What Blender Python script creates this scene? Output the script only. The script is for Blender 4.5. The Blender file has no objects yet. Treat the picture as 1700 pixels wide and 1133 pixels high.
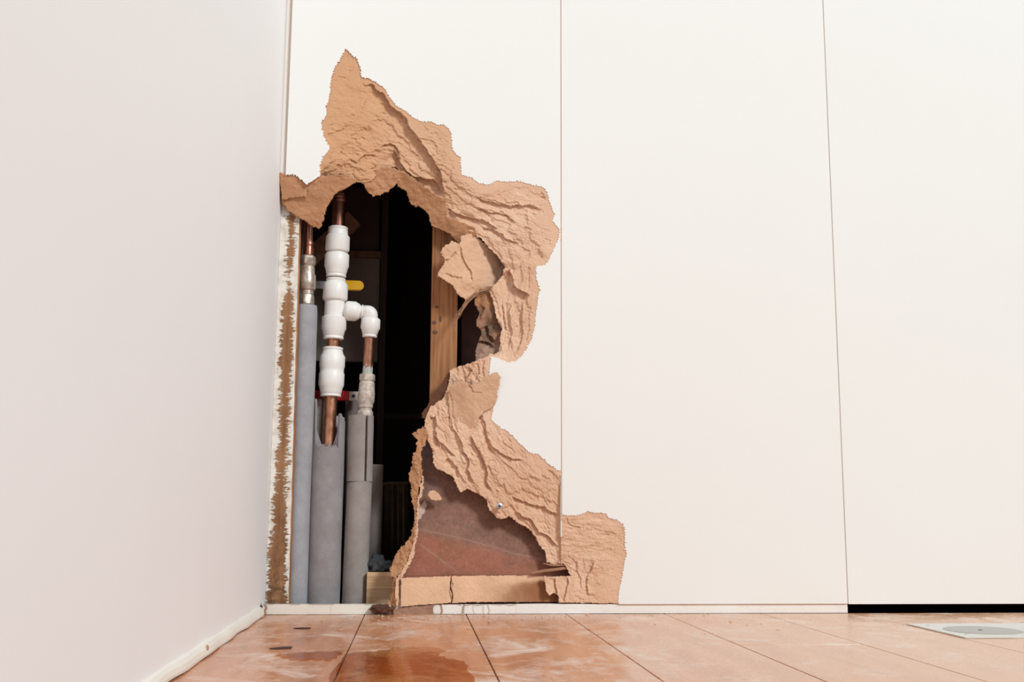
import bpy, bmesh, math, random
import numpy as np
from mathutils import Vector, Matrix

# ------------------------------------------------------------------ camera
C = bpy.context.scene.collection
F_PX, YAW, PIT, ROL = 1781.4, 0.08919, 0.15585, 0.00577
CAM = np.array([0.23409, -1.75, 0.16511])
Fv = np.array([math.sin(YAW)*math.cos(PIT), math.cos(YAW)*math.cos(PIT), math.sin(PIT)])
R0 = np.array([math.cos(YAW), -math.sin(YAW), 0.0]); U0 = np.cross(R0, Fv)
Rv = math.cos(ROL)*R0 + math.sin(ROL)*U0
Uv = -math.sin(ROL)*R0 + math.cos(ROL)*U0
cd = bpy.data.cameras.new('camera'); cam = bpy.data.objects.new('camera', cd); C.objects.link(cam)
m = Matrix(((Rv[0], Uv[0], -Fv[0], CAM[0]), (Rv[1], Uv[1], -Fv[1], CAM[1]), (Rv[2], Uv[2], -Fv[2], CAM[2]), (0, 0, 0, 1)))
cam.matrix_world = m
cd.sensor_width = 36; cd.lens = 36*F_PX/1700; cd.clip_start = 0.01; cd.clip_end = 50
bpy.context.scene.camera = cam

# ------------------------------------------------------------------ light and exposure
sc = bpy.context.scene
sc.view_settings.view_transform = 'Standard'; sc.view_settings.look = 'None'
sc.view_settings.gamma = 1; sc.view_settings.use_curve_mapping = False
sc.view_settings.exposure = 0.0
w = bpy.data.worlds.new('world'); sc.world = w; w.use_nodes = True
w.node_tree.nodes['Background'].inputs[0].default_value = (0.925, 0.985, 1.0, 1)
w.node_tree.nodes['Background'].inputs[1].default_value = 0.305
def area(name, loc, target, size, power, col=(1, 1, 1)):
    l = bpy.data.lights.new(name, 'AREA'); l.shape = 'RECTANGLE'; l.size, l.size_y = size; l.energy = power; l.color = col
    o = bpy.data.objects.new(name, l); C.objects.link(o); o.location = loc
    o.rotation_euler = (Vector(target)-Vector(loc)).to_track_quat('-Z', 'Y').to_euler()
    return o
area('key_light', (4.9, -5.8, 5.4), (0.45, 0, 0.45), (1.7, 1.7), 612, (0.925, 0.99, 1.0))  # soft key from the upper right, source unseen, set far off for evenness

# ------------------------------------------------------------------ helpers
def at(px, py, Y):
    """point of the scene at real depth Y seen at the photograph's pixel (px,py); arrays allowed"""
    px = np.asarray(px, float); py = np.asarray(py, float)
    a = (px-850)/F_PX; b = -(py-566.5)/F_PX
    d = Fv + a[..., None]*Rv + b[..., None]*Uv
    t = (Y-CAM[1])/d[..., 1]
    return CAM + d*t[..., None]
def P(px, py, Y): return Vector(at(px, py, Y).tolist())
def mpp(Y): return (Y-CAM[1])/F_PX*1.015

RS = np.random.RandomState(7)
LAT = RS.rand(256, 256)*2-1
def vn(x, y):
    xi = np.floor(x).astype(int); yi = np.floor(y).astype(int)
    fx = x-xi; fy = y-yi
    fx = fx*fx*fx*(fx*(fx*6-15)+10); fy = fy*fy*fy*(fy*(fy*6-15)+10)
    a = LAT[xi & 255, yi & 255]; b = LAT[(xi+1) & 255, yi & 255]; c = LAT[xi & 255, (yi+1) & 255]; d = LAT[(xi+1) & 255, (yi+1) & 255]
    return (a*(1-fx)+b*fx)*(1-fy)+(c*(1-fx)+d*fx)*fy
def fbm(x, y, oct=4, g=0.5):
    s = 0; a = 1; t = 0
    for i in range(oct):
        s = s+a*vn(x*2**i+17.3*i, y*2**i+5.1*i); t += a; a *= g
    return s/t
def sstep(a, b, x):
    t = np.clip((x-a)/(b-a), 0, 1); return t*t*(3-2*t)

def inside(poly, x, y):
    r = np.zeros(x.shape, bool); n = len(poly)
    for i in range(n):
        x1, y1 = poly[i]; x2, y2 = poly[(i+1) % n]
        if y1 == y2: continue
        c = ((y1 > y) != (y2 > y)) & (x < (x2-x1)*(y-y1)/(y2-y1)+x1)
        r ^= c
    return r
def pdist(line, x, y):
    """distance, side (+ = below/left of the way the line runs) and run position of the nearest point"""
    best = np.full(x.shape, 1e9); side = np.zeros(x.shape); run = np.zeros(x.shape)
    L = [0]
    for i in range(len(line)-1): L.append(L[-1]+math.dist(line[i], line[i+1]))
    for i in range(len(line)-1):
        ax, ay = line[i]; bx, by = line[i+1]; dx, dy = bx-ax, by-ay; l2 = dx*dx+dy*dy+1e-9
        t = np.clip(((x-ax)*dx+(y-ay)*dy)/l2, 0, 1)
        d = np.hypot(x-ax-t*dx, y-ay-t*dy)
        s = dx*(y-ay)-dy*(x-ax)
        k = d < best
        best = np.where(k, d, best); side = np.where(k, np.sign(s), side); run = np.where(k, (L[i]+t*(L[i+1]-L[i]))/L[-1], run)
    return best, side, run

def link(name, me, mat, parent=None, smooth=False):
    o = bpy.data.objects.new(name, me); C.objects.link(o)
    if mat is not None:
        for mm in (mat if isinstance(mat, (list, tuple)) else [mat]): me.materials.append(mm)
    if smooth:
        for p in me.polygons: p.use_smooth = True
    if parent is not None: o.parent = parent
    return o
def world_of(o):
    v = Vector((0, 0, 0))
    while o is not None: v = v+o.location; o = o.parent
    return v
def from_np(name, V, F, mat, parent=None, smooth=False, origin=None):
    off = world_of(parent) if parent is not None else Vector((0, 0, 0))
    if origin is not None: off = Vector(origin)
    me = bpy.data.meshes.new(name)
    V = np.asarray(V, float)-np.array(off)
    me.from_pydata(V.tolist(), [], F.tolist() if hasattr(F, 'tolist') else F); me.update()
    o = link(name, me, mat, parent, smooth)
    if origin is not None: o.location = off - (world_of(parent) if parent is not None else Vector((0, 0, 0)))
    return o
def thing(name, label, cat, loc=(0, 0, 0), group=None):
    o = bpy.data.objects.new(name, None); C.objects.link(o); o.location = loc; o.empty_display_size = .05
    o['label'] = label; o['category'] = cat
    if group: o['group'] = group
    return o
def tag(o, label, cat, group=None):
    o['label'] = label; o['category'] = cat
    if group: o['group'] = group
    return o
def struct(o): o['kind'] = 'structure'; return o

def bm_obj(name, bm, mat, parent=None, smooth=False, origin=None):
    off = world_of(parent) if parent is not None else Vector((0, 0, 0))
    if origin is not None: off = Vector(origin)
    bmesh.ops.translate(bm, verts=bm.verts, vec=-off)
    bmesh.ops.recalc_face_normals(bm, faces=bm.faces)
    me = bpy.data.meshes.new(name); bm.to_mesh(me); bm.free()
    o = link(name, me, mat, parent, smooth)
    if origin is not None: o.location = off - (world_of(parent) if parent is not None else Vector((0, 0, 0)))
    return o
def add_box(bm, lo, hi, bev=0.0):
    r = bmesh.ops.create_cube(bm, size=1)
    vs = r['verts']
    for v in vs:
        v.co = Vector([lo[i] if v.co[i] < 0 else hi[i] for i in range(3)])
    if bev:
        es = list({e for v in vs for e in v.link_edges})
        bmesh.ops.bevel(bm, geom=es, offset=bev, segments=2, affect='EDGES', profile=.5)
def box(name, lo, hi, mat, parent=None, bev=0.0, origin=None):
    bm = bmesh.new(); add_box(bm, lo, hi, bev); return bm_obj(name, bm, mat, parent, origin=origin)
def add_lathe(bm, A, B, prof, seg=40, flute=(), cap=True, squash=1.0, hexr=()):
    """prof: list of (t along A->B in 0..1, radius in metres); flute = rows with ribs"""
    A = Vector(A); B = Vector(B); ax = (B-A).normalized()
    u = ax.cross(Vector((0, 1, 0))).normalized() if abs(ax.y) < .9 else ax.cross(Vector((0, 0, 1))).normalized(); v = ax.cross(u)
    rows = []
    for i, (t, r) in enumerate(prof):
        c = A.lerp(B, t); row = []
        for k in range(seg):
            a = 2*math.pi*k/seg; rr = r
            if i in flute: rr = r*(1+.006*(1 if k % 2 else -1))
            if i in hexr:
                aa = (a+.3) % (math.pi/3)-math.pi/6; rr = min(r, r*.90/math.cos(aa))
            row.append(bm.verts.new(c+u*(math.cos(a)*rr)+v*(math.sin(a)*rr)))
        rows.append(row)
    for a, b in zip(rows, rows[1:]):
        for k in range(seg): bm.faces.new((a[k], a[(k+1) % seg], b[(k+1) % seg], b[k]))
    if cap:
        bm.faces.new(rows[0]); bm.faces.new(rows[-1])
def tube(bm, pts, r, seg=12):
    pts = [Vector(p) for p in pts]; rows = []; up = Vector((0.01, 1, 0.02))
    for i, p in enumerate(pts):
        d = (pts[min(i+1, len(pts)-1)]-pts[max(i-1, 0)]).normalized()
        u = d.cross(up).normalized(); v = d.cross(u); rr = r[i] if isinstance(r, (list, tuple)) else r
        rows.append([bm.verts.new(p+(u*math.cos(2*math.pi*k/seg)+v*math.sin(2*math.pi*k/seg))*rr) for k in range(seg)])
    for a, b in zip(rows, rows[1:]):
        for k in range(seg): bm.faces.new((a[k], a[(k+1) % seg], b[(k+1) % seg], b[k]))
    bm.faces.new(rows[0]); bm.faces.new(rows[-1])

def relief(name, poly, depth, mat, parent=None, step=0.9, thick=1.5, back=None, jag=(1.6, 5.0), seed=0, smooth=True, grow=(), cols=None):
    """a torn sheet: front surface at depth(px,py) mm behind the wall face, closed by a back and side walls"""
    poly = [tuple(p) for p in poly]
    xs = [p[0] for p in poly]; ys = [p[1] for p in poly]
    gx, gy = np.meshgrid(np.arange(min(xs)-5, max(xs)+5, step), np.arange(min(ys)-5, max(ys)+5, step), indexing='ij')
    ja, jf = jag
    qx = gx+ja*fbm(gx/jf+seed, gy/jf, 3, .7)*1.6; qy = gy+ja*fbm(gx/jf+40+seed, gy/jf+9, 3, .7)*1.6
    M = inside(poly, qx, qy)
    for ln_, w_ in grow: M |= pdist(ln_, gx, gy)[0] < w_
    D = depth(gx, gy)*0.001
    cell = M[:-1, :-1] & M[1:, :-1] & M[:-1, 1:] & M[1:, 1:]
    use = np.zeros(M.shape, bool)
    for a in (0, 1):
        for b in (0, 1): use[a:M.shape[0]-1+a, b:M.shape[1]-1+b] |= cell
    idx = -np.ones(M.shape, int); n = use.sum(); idx[use] = np.arange(n)
    px, py, dd = gx[use], gy[use], D[use]
    front = at(px, py, dd)
    bd = dd+thick*.001 if back is None else np.maximum(dd+.0006, back*.001)
    bk = front.copy(); bk[:, 1] = bd
    ci, cj = np.nonzero(cell)
    a = idx[ci, cj]; b = idx[ci+1, cj]; c = idx[ci+1, cj+1]; d = idx[ci, cj+1]
    Ff = np.stack([a, d, c, b], 1); Fb = np.stack([a, b, c, d], 1)+n
    walls = []
    pad = np.zeros((cell.shape[0]+2, cell.shape[1]+2), bool); pad[1:-1, 1:-1] = cell
    for (di, dj, p, q) in ((-1, 0, d, a), (1, 0, b, c), (0, -1, a, b), (0, 1, c, d)):
        out = ~pad[ci+1+di, cj+1+dj]
        walls.append(np.stack([p[out], q[out], q[out]+n, p[out]+n], 1))
    V = np.concatenate([front, bk]); Fa = np.concatenate([Ff, Fb]+walls)
    o = from_np(name, V, Fa, mat, parent, smooth)
    if cols is not None:
        cc = cols(px, py); cc = np.concatenate([cc, cc]); cc = np.concatenate([cc, np.ones((len(cc), 1))], 1)
        ca = o.data.color_attributes.new('tint', 'FLOAT_COLOR', 'POINT'); ca.data.foreach_set('color', cc.ravel().astype(np.float32))
    return o

def cliffs(x, y, ridges, wob=3.0):
    s = 0
    for line, amp, dec in ridges:
        xx = x+wob*fbm(x/11, y/11+3, 3); yy = y+wob*fbm(x/11+30, y/11, 3)
        d, sd, run = pdist(line, xx, yy)
        fade = sstep(0, .12, run)*sstep(0, .12, 1-run)
        s = s+1.75*np.where(sd > 0, amp*np.exp(-d/dec), -.35*amp*np.exp(-d/(dec*.35)))*fade
    return s

def torn_depth(x, y, outer, inner, dmax, power=1.1, ridges=(), rough=1.0, seed=0.0, terr=2.9, ang=None):
    dO, _, _ = pdist(outer, x, y); dI, _, _ = pdist(inner, x, y)
    s = dO/(dO+dI+1e-6)
    X0, Y0 = x, y
    A0 = np.radians(ang(x, y) if ang else 0*x); u_ = (np.cos(A0)*(x-850)+np.sin(A0)*(y-460))*.62; v_ = (-np.sin(A0)*(x-850)+np.cos(A0)*(y-460))*1.3
    sx = sy = 1; x, y = u_, v_
    d = 1.3+dmax*s**power
    wgt = sstep(0, 9, dO)
    n = fbm(x/52*sx+seed, y/52*sy+seed, 4, .5)
    jag_ = .34*fbm(x/9+seed, y/9+3, 4, .75)
    def steps(v, h, w0):
        q = v/h+jag_*w0; fl_ = np.floor(q); fr = q-fl_
        return h*(fl_+.30*fr+.70*sstep(.86, 1.0, fr))
    a1 = steps(d+n*6.8*wgt, terr*1.7, .9)
    a2 = steps(d+fbm(x/26*sx+seed+9, y/26*sy+7, 4, .6)*4.8*wgt, terr*.62, 1.0)
    d2 = .55*a1+.45*a2
    n2 = fbm(x/15*sx+seed+9, y/15*sy, 4, .65)
    d2 = d2+rough*wgt*(.9*n2)
    r = 1-np.abs(fbm(x/24*sx+seed+31, y/24*sy+12, 3, .6))*7            # thin cracks between flakes
    d2 = d2+rough*wgt*1.6*np.clip(r, 0, 1)**2*sstep(.05, .45, vn(x/30+5, y/30+seed))
    x, y = X0, Y0
    d2 = d2+(.85*fbm(x/5.5, y/5.5+seed, 4, .8)+.2*vn(x/1.9, y/1.9))*(.5+.5*wgt)
    d2 = d2+cliffs(x, y, ridges)
    return np.maximum(d2, 1.05)

# ------------------------------------------------------------------ materials
def mat(name, col, rough=.6, metal=0.0, spec=.5):
    m_ = bpy.data.materials.new(name); m_.use_nodes = True; b = m_.node_tree.nodes['Principled BSDF']
    b.inputs['Base Color'].default_value = (*col, 1); b.inputs['Roughness'].default_value = rough; b.inputs['Metallic'].default_value = metal
    b.inputs['Specular IOR Level'].default_value = spec
    return m_
class NT:
    def __init__(s, m_): s.t = m_.node_tree; s.b = s.t.nodes['Principled BSDF']; s.tc = s.n('ShaderNodeTexCoord'); s.o = s.tc.outputs['Object']
    def n(s, k, **kw):
        x = s.t.nodes.new(k)
        for a, v in kw.items(): setattr(x, a, v)
        return x
    def l(s, a, b): s.t.links.new(a, b)
    def noise(s, scale, detail=4, rough=.6, vec=None, stretch=None, dist=0.0):
        x = s.n('ShaderNodeTexNoise'); x.inputs['Scale'].default_value = scale; x.inputs['Detail'].default_value = detail
        x.inputs['Roughness'].default_value = rough; x.inputs['Distortion'].default_value = dist
        v = vec or s.o
        if stretch:
            mp = s.n('ShaderNodeMapping'); mp.inputs['Scale'].default_value = stretch; s.l(v, mp.inputs[0]); v = mp.outputs[0]
        s.l(v, x.inputs['Vector']); return x.outputs['Fac']
    def ramp(s, fac, stops, interp='LINEAR'):
        r = s.n('ShaderNodeValToRGB'); r.color_ramp.interpolation = interp; e = r.color_ramp.elements
        while len(e) < len(stops): e.new(.5)
        for q, (p, c) in zip(e, stops):
            q.position = p; q.color = (*c, 1) if len(c) == 3 else c
        s.l(fac, r.inputs[0]); return r.outputs[0]
    def mix(s, fac, a, b, blend='MIX'):
        x = s.n('ShaderNodeMix', data_type='RGBA', blend_type=blend)
        for v, i in ((fac, 0), (a, 6), (b, 7)):
            if hasattr(v, 'links'): s.l(v, x.inputs[i])
            elif i == 0: x.inputs[0].default_value = v
            else: x.inputs[i].default_value = (*v, 1)
        return x.outputs[2]
    def math(s, op, a, b=0.0):
        x = s.n('ShaderNodeMath', operation=op)
        for v, i in ((a, 0), (b, 1)):
            if hasattr(v, 'links'): s.l(v, x.inputs[i])
            else: x.inputs[i].default_value = v
        return x.outputs[0]
    def bump(s, h, dist, strength=1.0):
        x = s.n('ShaderNodeBump'); x.inputs['Distance'].default_value = dist; x.inputs['Strength'].default_value = strength
        s.l(h, x.inputs['Height']); s.l(x.outputs[0], s.b.inputs['Normal'])
    def col(s, c): s.l(c, s.b.inputs['Base Color'])
    def rgh(s, c): s.l(c, s.b.inputs['Roughness'])

def mdf_material(name, lo, hi, grad=False):
    m_ = mat(name, hi, .95, spec=.15); t = NT(m_)
    a = t.noise(9, 4); b = t.noise(300, 3, .7)
    c = t.ramp(a, [(.3, lo), (.7, hi)])
    if grad:                                                      # warmer light at the upper left, mixed into the board's colour
        g = t.n('ShaderNodeNewGeometry'); sp = t.n('ShaderNodeSeparateXYZ'); t.l(g.outputs['Position'], sp.inputs[0])
        mr = t.n('ShaderNodeMapRange'); mr.inputs[1].default_value = .36; mr.inputs[2].default_value = .14; t.l(sp.outputs[0], mr.inputs[0])
        mz = t.n('ShaderNodeMapRange'); mz.inputs[1].default_value = .35; mz.inputs[2].default_value = .6; t.l(sp.outputs[2], mz.inputs[0])
        c = t.mix(t.math('MULTIPLY', mr.outputs[0], mz.outputs[0]), c, (.68, .375, .205))
    c2 = t.mix(t.math('MULTIPLY', b, .45), c, tuple(x*.72 for x in lo), 'MIX')
    t.col(c2)
    h = t.math('ADD', t.noise(420, 3, .7), t.math('MULTIPLY', t.noise(1400, 2, .6), .5)); t.bump(h, .0009, .8)
    return m_
M_MDF = mdf_material('torn_mdf', (.74, .445, .285), (.90, .62, .45), True)
M_MDF_D = mdf_material('brown_shaded_mdf', (.50, .245, .125), (.66, .36, .20))  # browner copy of the torn board, shade of down-facing flaps in its colour
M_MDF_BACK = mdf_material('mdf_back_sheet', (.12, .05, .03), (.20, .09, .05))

def paint_material(name, colr, rough=.42, b=.00012):
    m_ = mat(name, colr, rough, spec=.2); t = NT(m_)
    t.col(t.ramp(t.noise(3, 3), [(.3, tuple(x*.985 for x in colr)), (.7, colr)]))
    t.bump(t.noise(160, 3, .5), b, .5); return m_
M_WHITE = paint_material('white_panel_paint', (.86, .845, .82), .7, .00008)
M_WALL = paint_material('white_wall_paint', (.86, .84, .84), .6)
M_TRIM = paint_material('warm_white_trim', (.80, .75, .69), .5)
M_KICK = paint_material('cream_paint', (.84, .78, .70), .4)

def tint_material(name, rough, scale=300, b=.0003, spec=.4, dk=.86):
    m_ = mat(name, (1, 1, 1), rough, spec=spec); t = NT(m_)
    a = t.n('ShaderNodeAttribute', attribute_name='tint')
    n_ = t.noise(scale, 3, .6)
    t.col(t.mix(1.0, a.outputs['Color'], t.ramp(n_, [(.3, (dk, dk, dk)), (.7, (1, 1, 1))]), 'MULTIPLY'))
    t.bump(n_, b, .6); return m_
M_KICKSTAIN = tint_material('stained_cream_paint', .45, 200, .0001, .4, .97)
M_BOARD = tint_material('brown_board_face', .5, 260, .0004, .3, .78)
M_LUMP = tint_material('mottled_plaster', .9, 300, .0006, .2)

def wood_material(name, lo, hi, axis_scale, ring=60, rough=.7):
    m_ = mat(name, hi, rough, spec=.25); t = NT(m_)
    g = t.noise(ring, 5, .6, stretch=axis_scale, dist=.4); f = t.noise(ring*6, 3, .6, stretch=axis_scale)
    c = t.ramp(g, [(.32, lo), (.5, tuple((x+y)/2 for x, y in zip(lo, hi))), (.68, hi)])
    c = t.mix(t.math('MULTIPLY', f, .35), c, tuple(x*.6 for x in lo)); t.col(c); t.bump(g, .0006, .5); return m_
M_PINE = wood_material('pine_stud', (.25, .095, .038), (.52, .25, .11), (1, 1, .035), 190)
M_PINE_END = wood_material('pine_block', (.50, .30, .155), (.80, .56, .34), (.05, .3, 1), 260)
M_LATH = wood_material('old_lath', (.09, .045, .03), (.17, .085, .05), (1, 1, .1), 60)
M_SPLINT = wood_material('splintered_wood', (.30, .15, .085), (.50, .27, .16), (.08, 1, 1), 220)

def batten_material():
    m_ = mat('worn_painted_batten', (.5, .3, .15), .75, spec=.25); t = NT(m_)
    sp = t.n('ShaderNodeSeparateXYZ'); t.l(t.o, sp.inputs[0])
    wood = t.ramp(t.noise(90, 4, .6, stretch=(1, 1, .12)), [(.3, (.19, .085, .035)), (.7, (.40, .20, .095))])
    # paint survives mostly on the edges and comes off in cross-wise patches
    n1 = t.noise(150, 6, .72, stretch=(.5, 1, 1.6)); n2 = t.noise(16, 4, .65)
    xc = t.math('MULTIPLY', t.math('ABSOLUTE', t.math('SUBTRACT', sp.outputs[0], .0185)), 13.0)
    zlow = t.math('MULTIPLY', t.math('SUBTRACT', .20, sp.outputs[2]), .42)
    zz = t.math('MAXIMUM', zlow, -.04)
    v = t.math('ADD', t.math('ADD', t.math('MULTIPLY', n1, .55), t.math('MULTIPLY', n2, .5)), xc)
    v = t.math('SUBTRACT', v, zz)
    dmp = t.n('ShaderNodeMapRange'); dmp.inputs[1].default_value = .16; dmp.inputs[2].default_value = .03; t.l(sp.outputs[2], dmp.inputs[0])
    mould = t.ramp(t.noise(70, 6, .75), [(.42, (0, 0, 0)), (.6, (1, 1, 1))])
    wood = t.mix(t.math('MULTIPLY', t.math('MULTIPLY', mould, .85), dmp.outputs[0]), wood, (.07, .035, .02))
    k = t.ramp(v, [(.632, (0, 0, 0)), (.668, (1, 1, 1))])
    grime = t.ramp(t.noise(45, 5, .7), [(.35, (.62, .55, .47)), (.55, (.82, .77, .70))])
    t.col(t.mix(k, wood, grime)); t.bump(k, .0005, .8)
    return m_
M_BATTEN = batten_material()

def copper(name, lo, hi, rough=.34):
    m_ = mat(name, hi, rough, 1.0); t = NT(m_)
    t.col(t.ramp(t.noise(55, 5, .7, stretch=(1, 1, .45)), [(.3, lo), (.65, hi)])); t.rgh(t.ramp(t.noise(80, 4), [(.3, (.28,)*3), (.7, (.5,)*3)])); return m_
M_CU = copper('copper', (.36, .15, .085), (.70, .36, .23))
M_CU_OLD = copper('tarnished_copper', (.20, .075, .05), (.42, .19, .13))
def patina_copper():
    m_ = copper('patinated_copper', (.30, .12, .08), (.52, .25, .17), .45); t = NT(m_)
    src = t.b.inputs['Base Color'].links[0].from_socket
    sp = t.n('ShaderNodeSeparateXYZ'); t.l(t.o, sp.inputs[0])
    f = t.math('ADD', t.noise(240, 4, .7), t.math('MULTIPLY', t.math('SUBTRACT', PZ, sp.outputs[2]), 22.0))
    k = t.ramp(f, [(.62, (0, 0, 0)), (.70, (1, 1, 1))])
    t.col(t.mix(k, src, (.46, .47, .42))); t.l(t.math('SUBTRACT', 1.0, k), t.b.inputs['Metallic']); return m_
PZ = float(at(611, 621, .08)[2])
M_CU_PAT = patina_copper()
M_BRASS = mat('dull_plated_brass', (.46, .40, .35), .45, .75)
def dirty(name, a, b_, sc=120, rough=.5, metal=0.0, bmp=.0003):
    m_ = mat(name, a, rough, metal); t = NT(m_); n_ = t.noise(sc, 5, .65); t.col(t.ramp(n_, [(.35, b_), (.62, a)])); t.bump(n_, bmp, .5); return m_
M_NUT = dirty('plated_fitting', (.62, .54, .47), (.34, .26, .21), 130, .4, .65)
M_NUT2 = dirty('limescaled_fitting', (.66, .58, .52), (.42, .33, .27), 130, .6, .25)
M_PLASTIC = mat('white_plastic', (.83, .80, .77), .42, spec=.4)
def foam(name, a, b_, speck=(.55, .54, .56)):
    m_ = mat(name, a, .95, spec=.12); t = NT(m_)
    c = t.ramp(t.noise(30, 4, .6), [(.3, b_), (.7, a)])
    f = t.noise(520, 2, .5); k = t.ramp(f, [(.66, (0, 0, 0)), (.74, (.55, .55, .55))])
    t.col(t.mix(k, c, speck)); t.bump(t.noise(600, 3, .7), .0007, .7); return m_
M_FOAM_L = foam('pale_grey_foam', (.40, .395, .42), (.31, .30, .32), (.7, .69, .71))
M_FOAM_C = foam('grey_foam', (.335, .31, .315), (.255, .23, .23))
M_FOAM_R = foam('smooth_grey_foam', (.36, .32, .305), (.28, .24, .22), (.45, .42, .40))
M_DARK = mat('dark_cavity_board', (.035, .024, .02), .9, spec=.1)  # part of the cavity's shade is put into this dark colour
M_DARKGREY = dirty('dusty_grey_board', (.17, .125, .11), (.12, .088, .078), 8, .85)
M_BLACK = mat('black_rubber', (.008, .008, .008), .6)
M_YELLOW = mat('yellow_plastic_sleeve', (.80, .42, .01), .35)
M_RED = mat('red_plastic_sleeve', (.55, .012, .018), .4)
M_STEEL = mat('zinc_steel', (.55, .55, .56), .4, .9)
M_MAROON = dirty('maroon_board', (.13, .048, .038), (.085, .032, .028), 60, .6)
M_HOLLOW_SHADE = mat('hollow_shade', (.02, .014, .012), .9)

def plank_material():
    m_ = mat('worn_laminate_plank', (.6, .3, .18), .35, spec=.5); t = NT(m_)
    g = t.n('ShaderNodeNewGeometry'); pos = g.outputs['Position']; sp = t.n('ShaderNodeSeparateXYZ'); t.l(pos, sp.inputs[0])
    oi = t.n('ShaderNodeObjectInfo')
    grain = t.noise(34, 6, .65, vec=pos, stretch=(1, .12, 1), dist=.5)
    base = t.ramp(grain, [(.28, (.40, .145, .065)), (.5, (.56, .235, .115)), (.74, (.66, .32, .175))])
    # right-hand planks are bleached pale, left ones keep a reddish brown
    xr = t.n('ShaderNodeMapRange'); xr.inputs[1].default_value = .35; xr.inputs[2].default_value = .85; t.l(sp.outputs[0], xr.inputs[0])
    base = t.mix(t.math('MULTIPLY', xr.outputs[0], .75), base, (.70, .42, .27))
    dust = t.noise(11, 7, .66, vec=pos, stretch=(1, .8, 1), dist=.8); spk = t.noise(90, 5, .7, vec=pos)
    k = t.ramp(t.math('ADD', t.math('MULTIPLY', dust, .8), t.math('MULTIPLY', spk, .22)), [(.50, (0, 0, 0)), (.66, (1, 1, 1))])
    c = t.mix(t.math('MULTIPLY', k, .72), base, (.80, .69, .61))
    dk = t.ramp(t.noise(26, 5, .7, vec=pos), [(.24, (1, 1, 1)), (.33, (0, 0, 0))])
    c = t.mix(t.math('MULTIPLY', dk, .5), c, (.22, .09, .05))
    t.col(c)
    t.rgh(t.ramp(k, [(0, (.24,)*3), (1, (.52,)*3)])); t.bump(t.math('ADD', grain, k), .00025, .35); return m_
M_PLANK = plank_material()
M_SUB = mat('dark_subfloor', (.03, .02, .015), .9)
def water():
    m_ = bpy.data.materials.new('water_film'); m_.use_nodes = True; t = m_.node_tree; t.nodes.clear()
    def n(k): return t.nodes.new(k)
    out = n('ShaderNodeOutputMaterial'); mx = n('ShaderNodeMixShader'); tr = n('ShaderNodeBsdfTransparent'); gl = n('ShaderNodeBsdfGlossy'); fr = n('ShaderNodeFresnel')
    tr.inputs[0].default_value = (.94, .80, .65, 1); gl.inputs['Roughness'].default_value = .05; fr.inputs[0].default_value = 1.16
    nz = n('ShaderNodeTexNoise'); nz.inputs['Scale'].default_value = 30; bp = n('ShaderNodeBump'); bp.inputs['Distance'].default_value = .0002
    t.links.new(nz.outputs['Fac'], bp.inputs['Height']); t.links.new(bp.outputs[0], gl.inputs['Normal'])
    ge = n('ShaderNodeNewGeometry'); fm = n('ShaderNodeMath'); fm.operation = 'SUBTRACT'; fm.inputs[0].default_value = 1; f2 = n('ShaderNodeMath'); f2.operation = 'MULTIPLY'
    t.links.new(ge.outputs['Backfacing'], fm.inputs[1]); t.links.new(fm.outputs[0], f2.inputs[0]); t.links.new(fr.outputs[0], f2.inputs[1]); t.links.new(f2.outputs[0], mx.inputs[0]); t.links.new(tr.outputs[0], mx.inputs[1]); t.links.new(gl.outputs[0], mx.inputs[2]); t.links.new(mx.outputs[0], out.inputs[0]); return m_
M_WATER = water()

# ------------------------------------------------------------------ the setting
ZT = 2.2; PW1, PW2 = .47285, .94669; PW3 = 1.4205; PT = .018; ZB = .0155
wl = struct(box('wall_left', (-.10, -2.6, -.04), (0, .75, ZT), M_WALL))
fl = struct(box('floor', (0, -2.6, -.06), (2.24, .75, -.012), M_SUB))
KY = .003     # front of the kick rail, just behind the panels
def plank(x0, x1, y0, y1):
    g_ = .0008
    return box('plank', (x0+g_, y0+g_, -.012), (x1-g_, y1-g_, 0), M_PLANK, fl, .0006, origin=((x0+x1)/2, (y0+y1)/2, -.012))
yj0 = float(at(500, 1042, 0)[1])
def floor_y(px, py):
    a = (px-850)/F_PX; b = -(py-566.5)/F_PX; d = Fv+a*Rv+b*Uv; t = -CAM[2]/d[2]; return CAM+d*t
joint = {0: floor_y(500, 1042)[1], 4: floor_y(1335, 1071)[1], 7: floor_y(1600, 1040)[1]-.02}
rp = random.Random(3)
for i in range(14):
    x0 = .16*i; x1 = x0+.16
    j = joint.get(i, -rp.uniform(.75, 1.25))
    cuts = [KY, j, j-1.25, -2.6]
    cuts = [c for c in cuts if c >= -2.6]
    for a, b in zip(cuts, cuts[1:]):
        if a-b > .03: plank(x0, x1, b+(.0022 if b in (j, j-1.25) else 0), a)
# cavity behind the panels
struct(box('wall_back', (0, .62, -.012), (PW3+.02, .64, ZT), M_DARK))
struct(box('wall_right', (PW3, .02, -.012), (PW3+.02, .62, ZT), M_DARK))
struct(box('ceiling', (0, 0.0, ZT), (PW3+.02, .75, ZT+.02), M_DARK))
# filler strip between wall and first panel
struct(box('trim_1', (0, .006, .705), (.0105, .024, ZT), M_TRIM, bev=.001))

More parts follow.
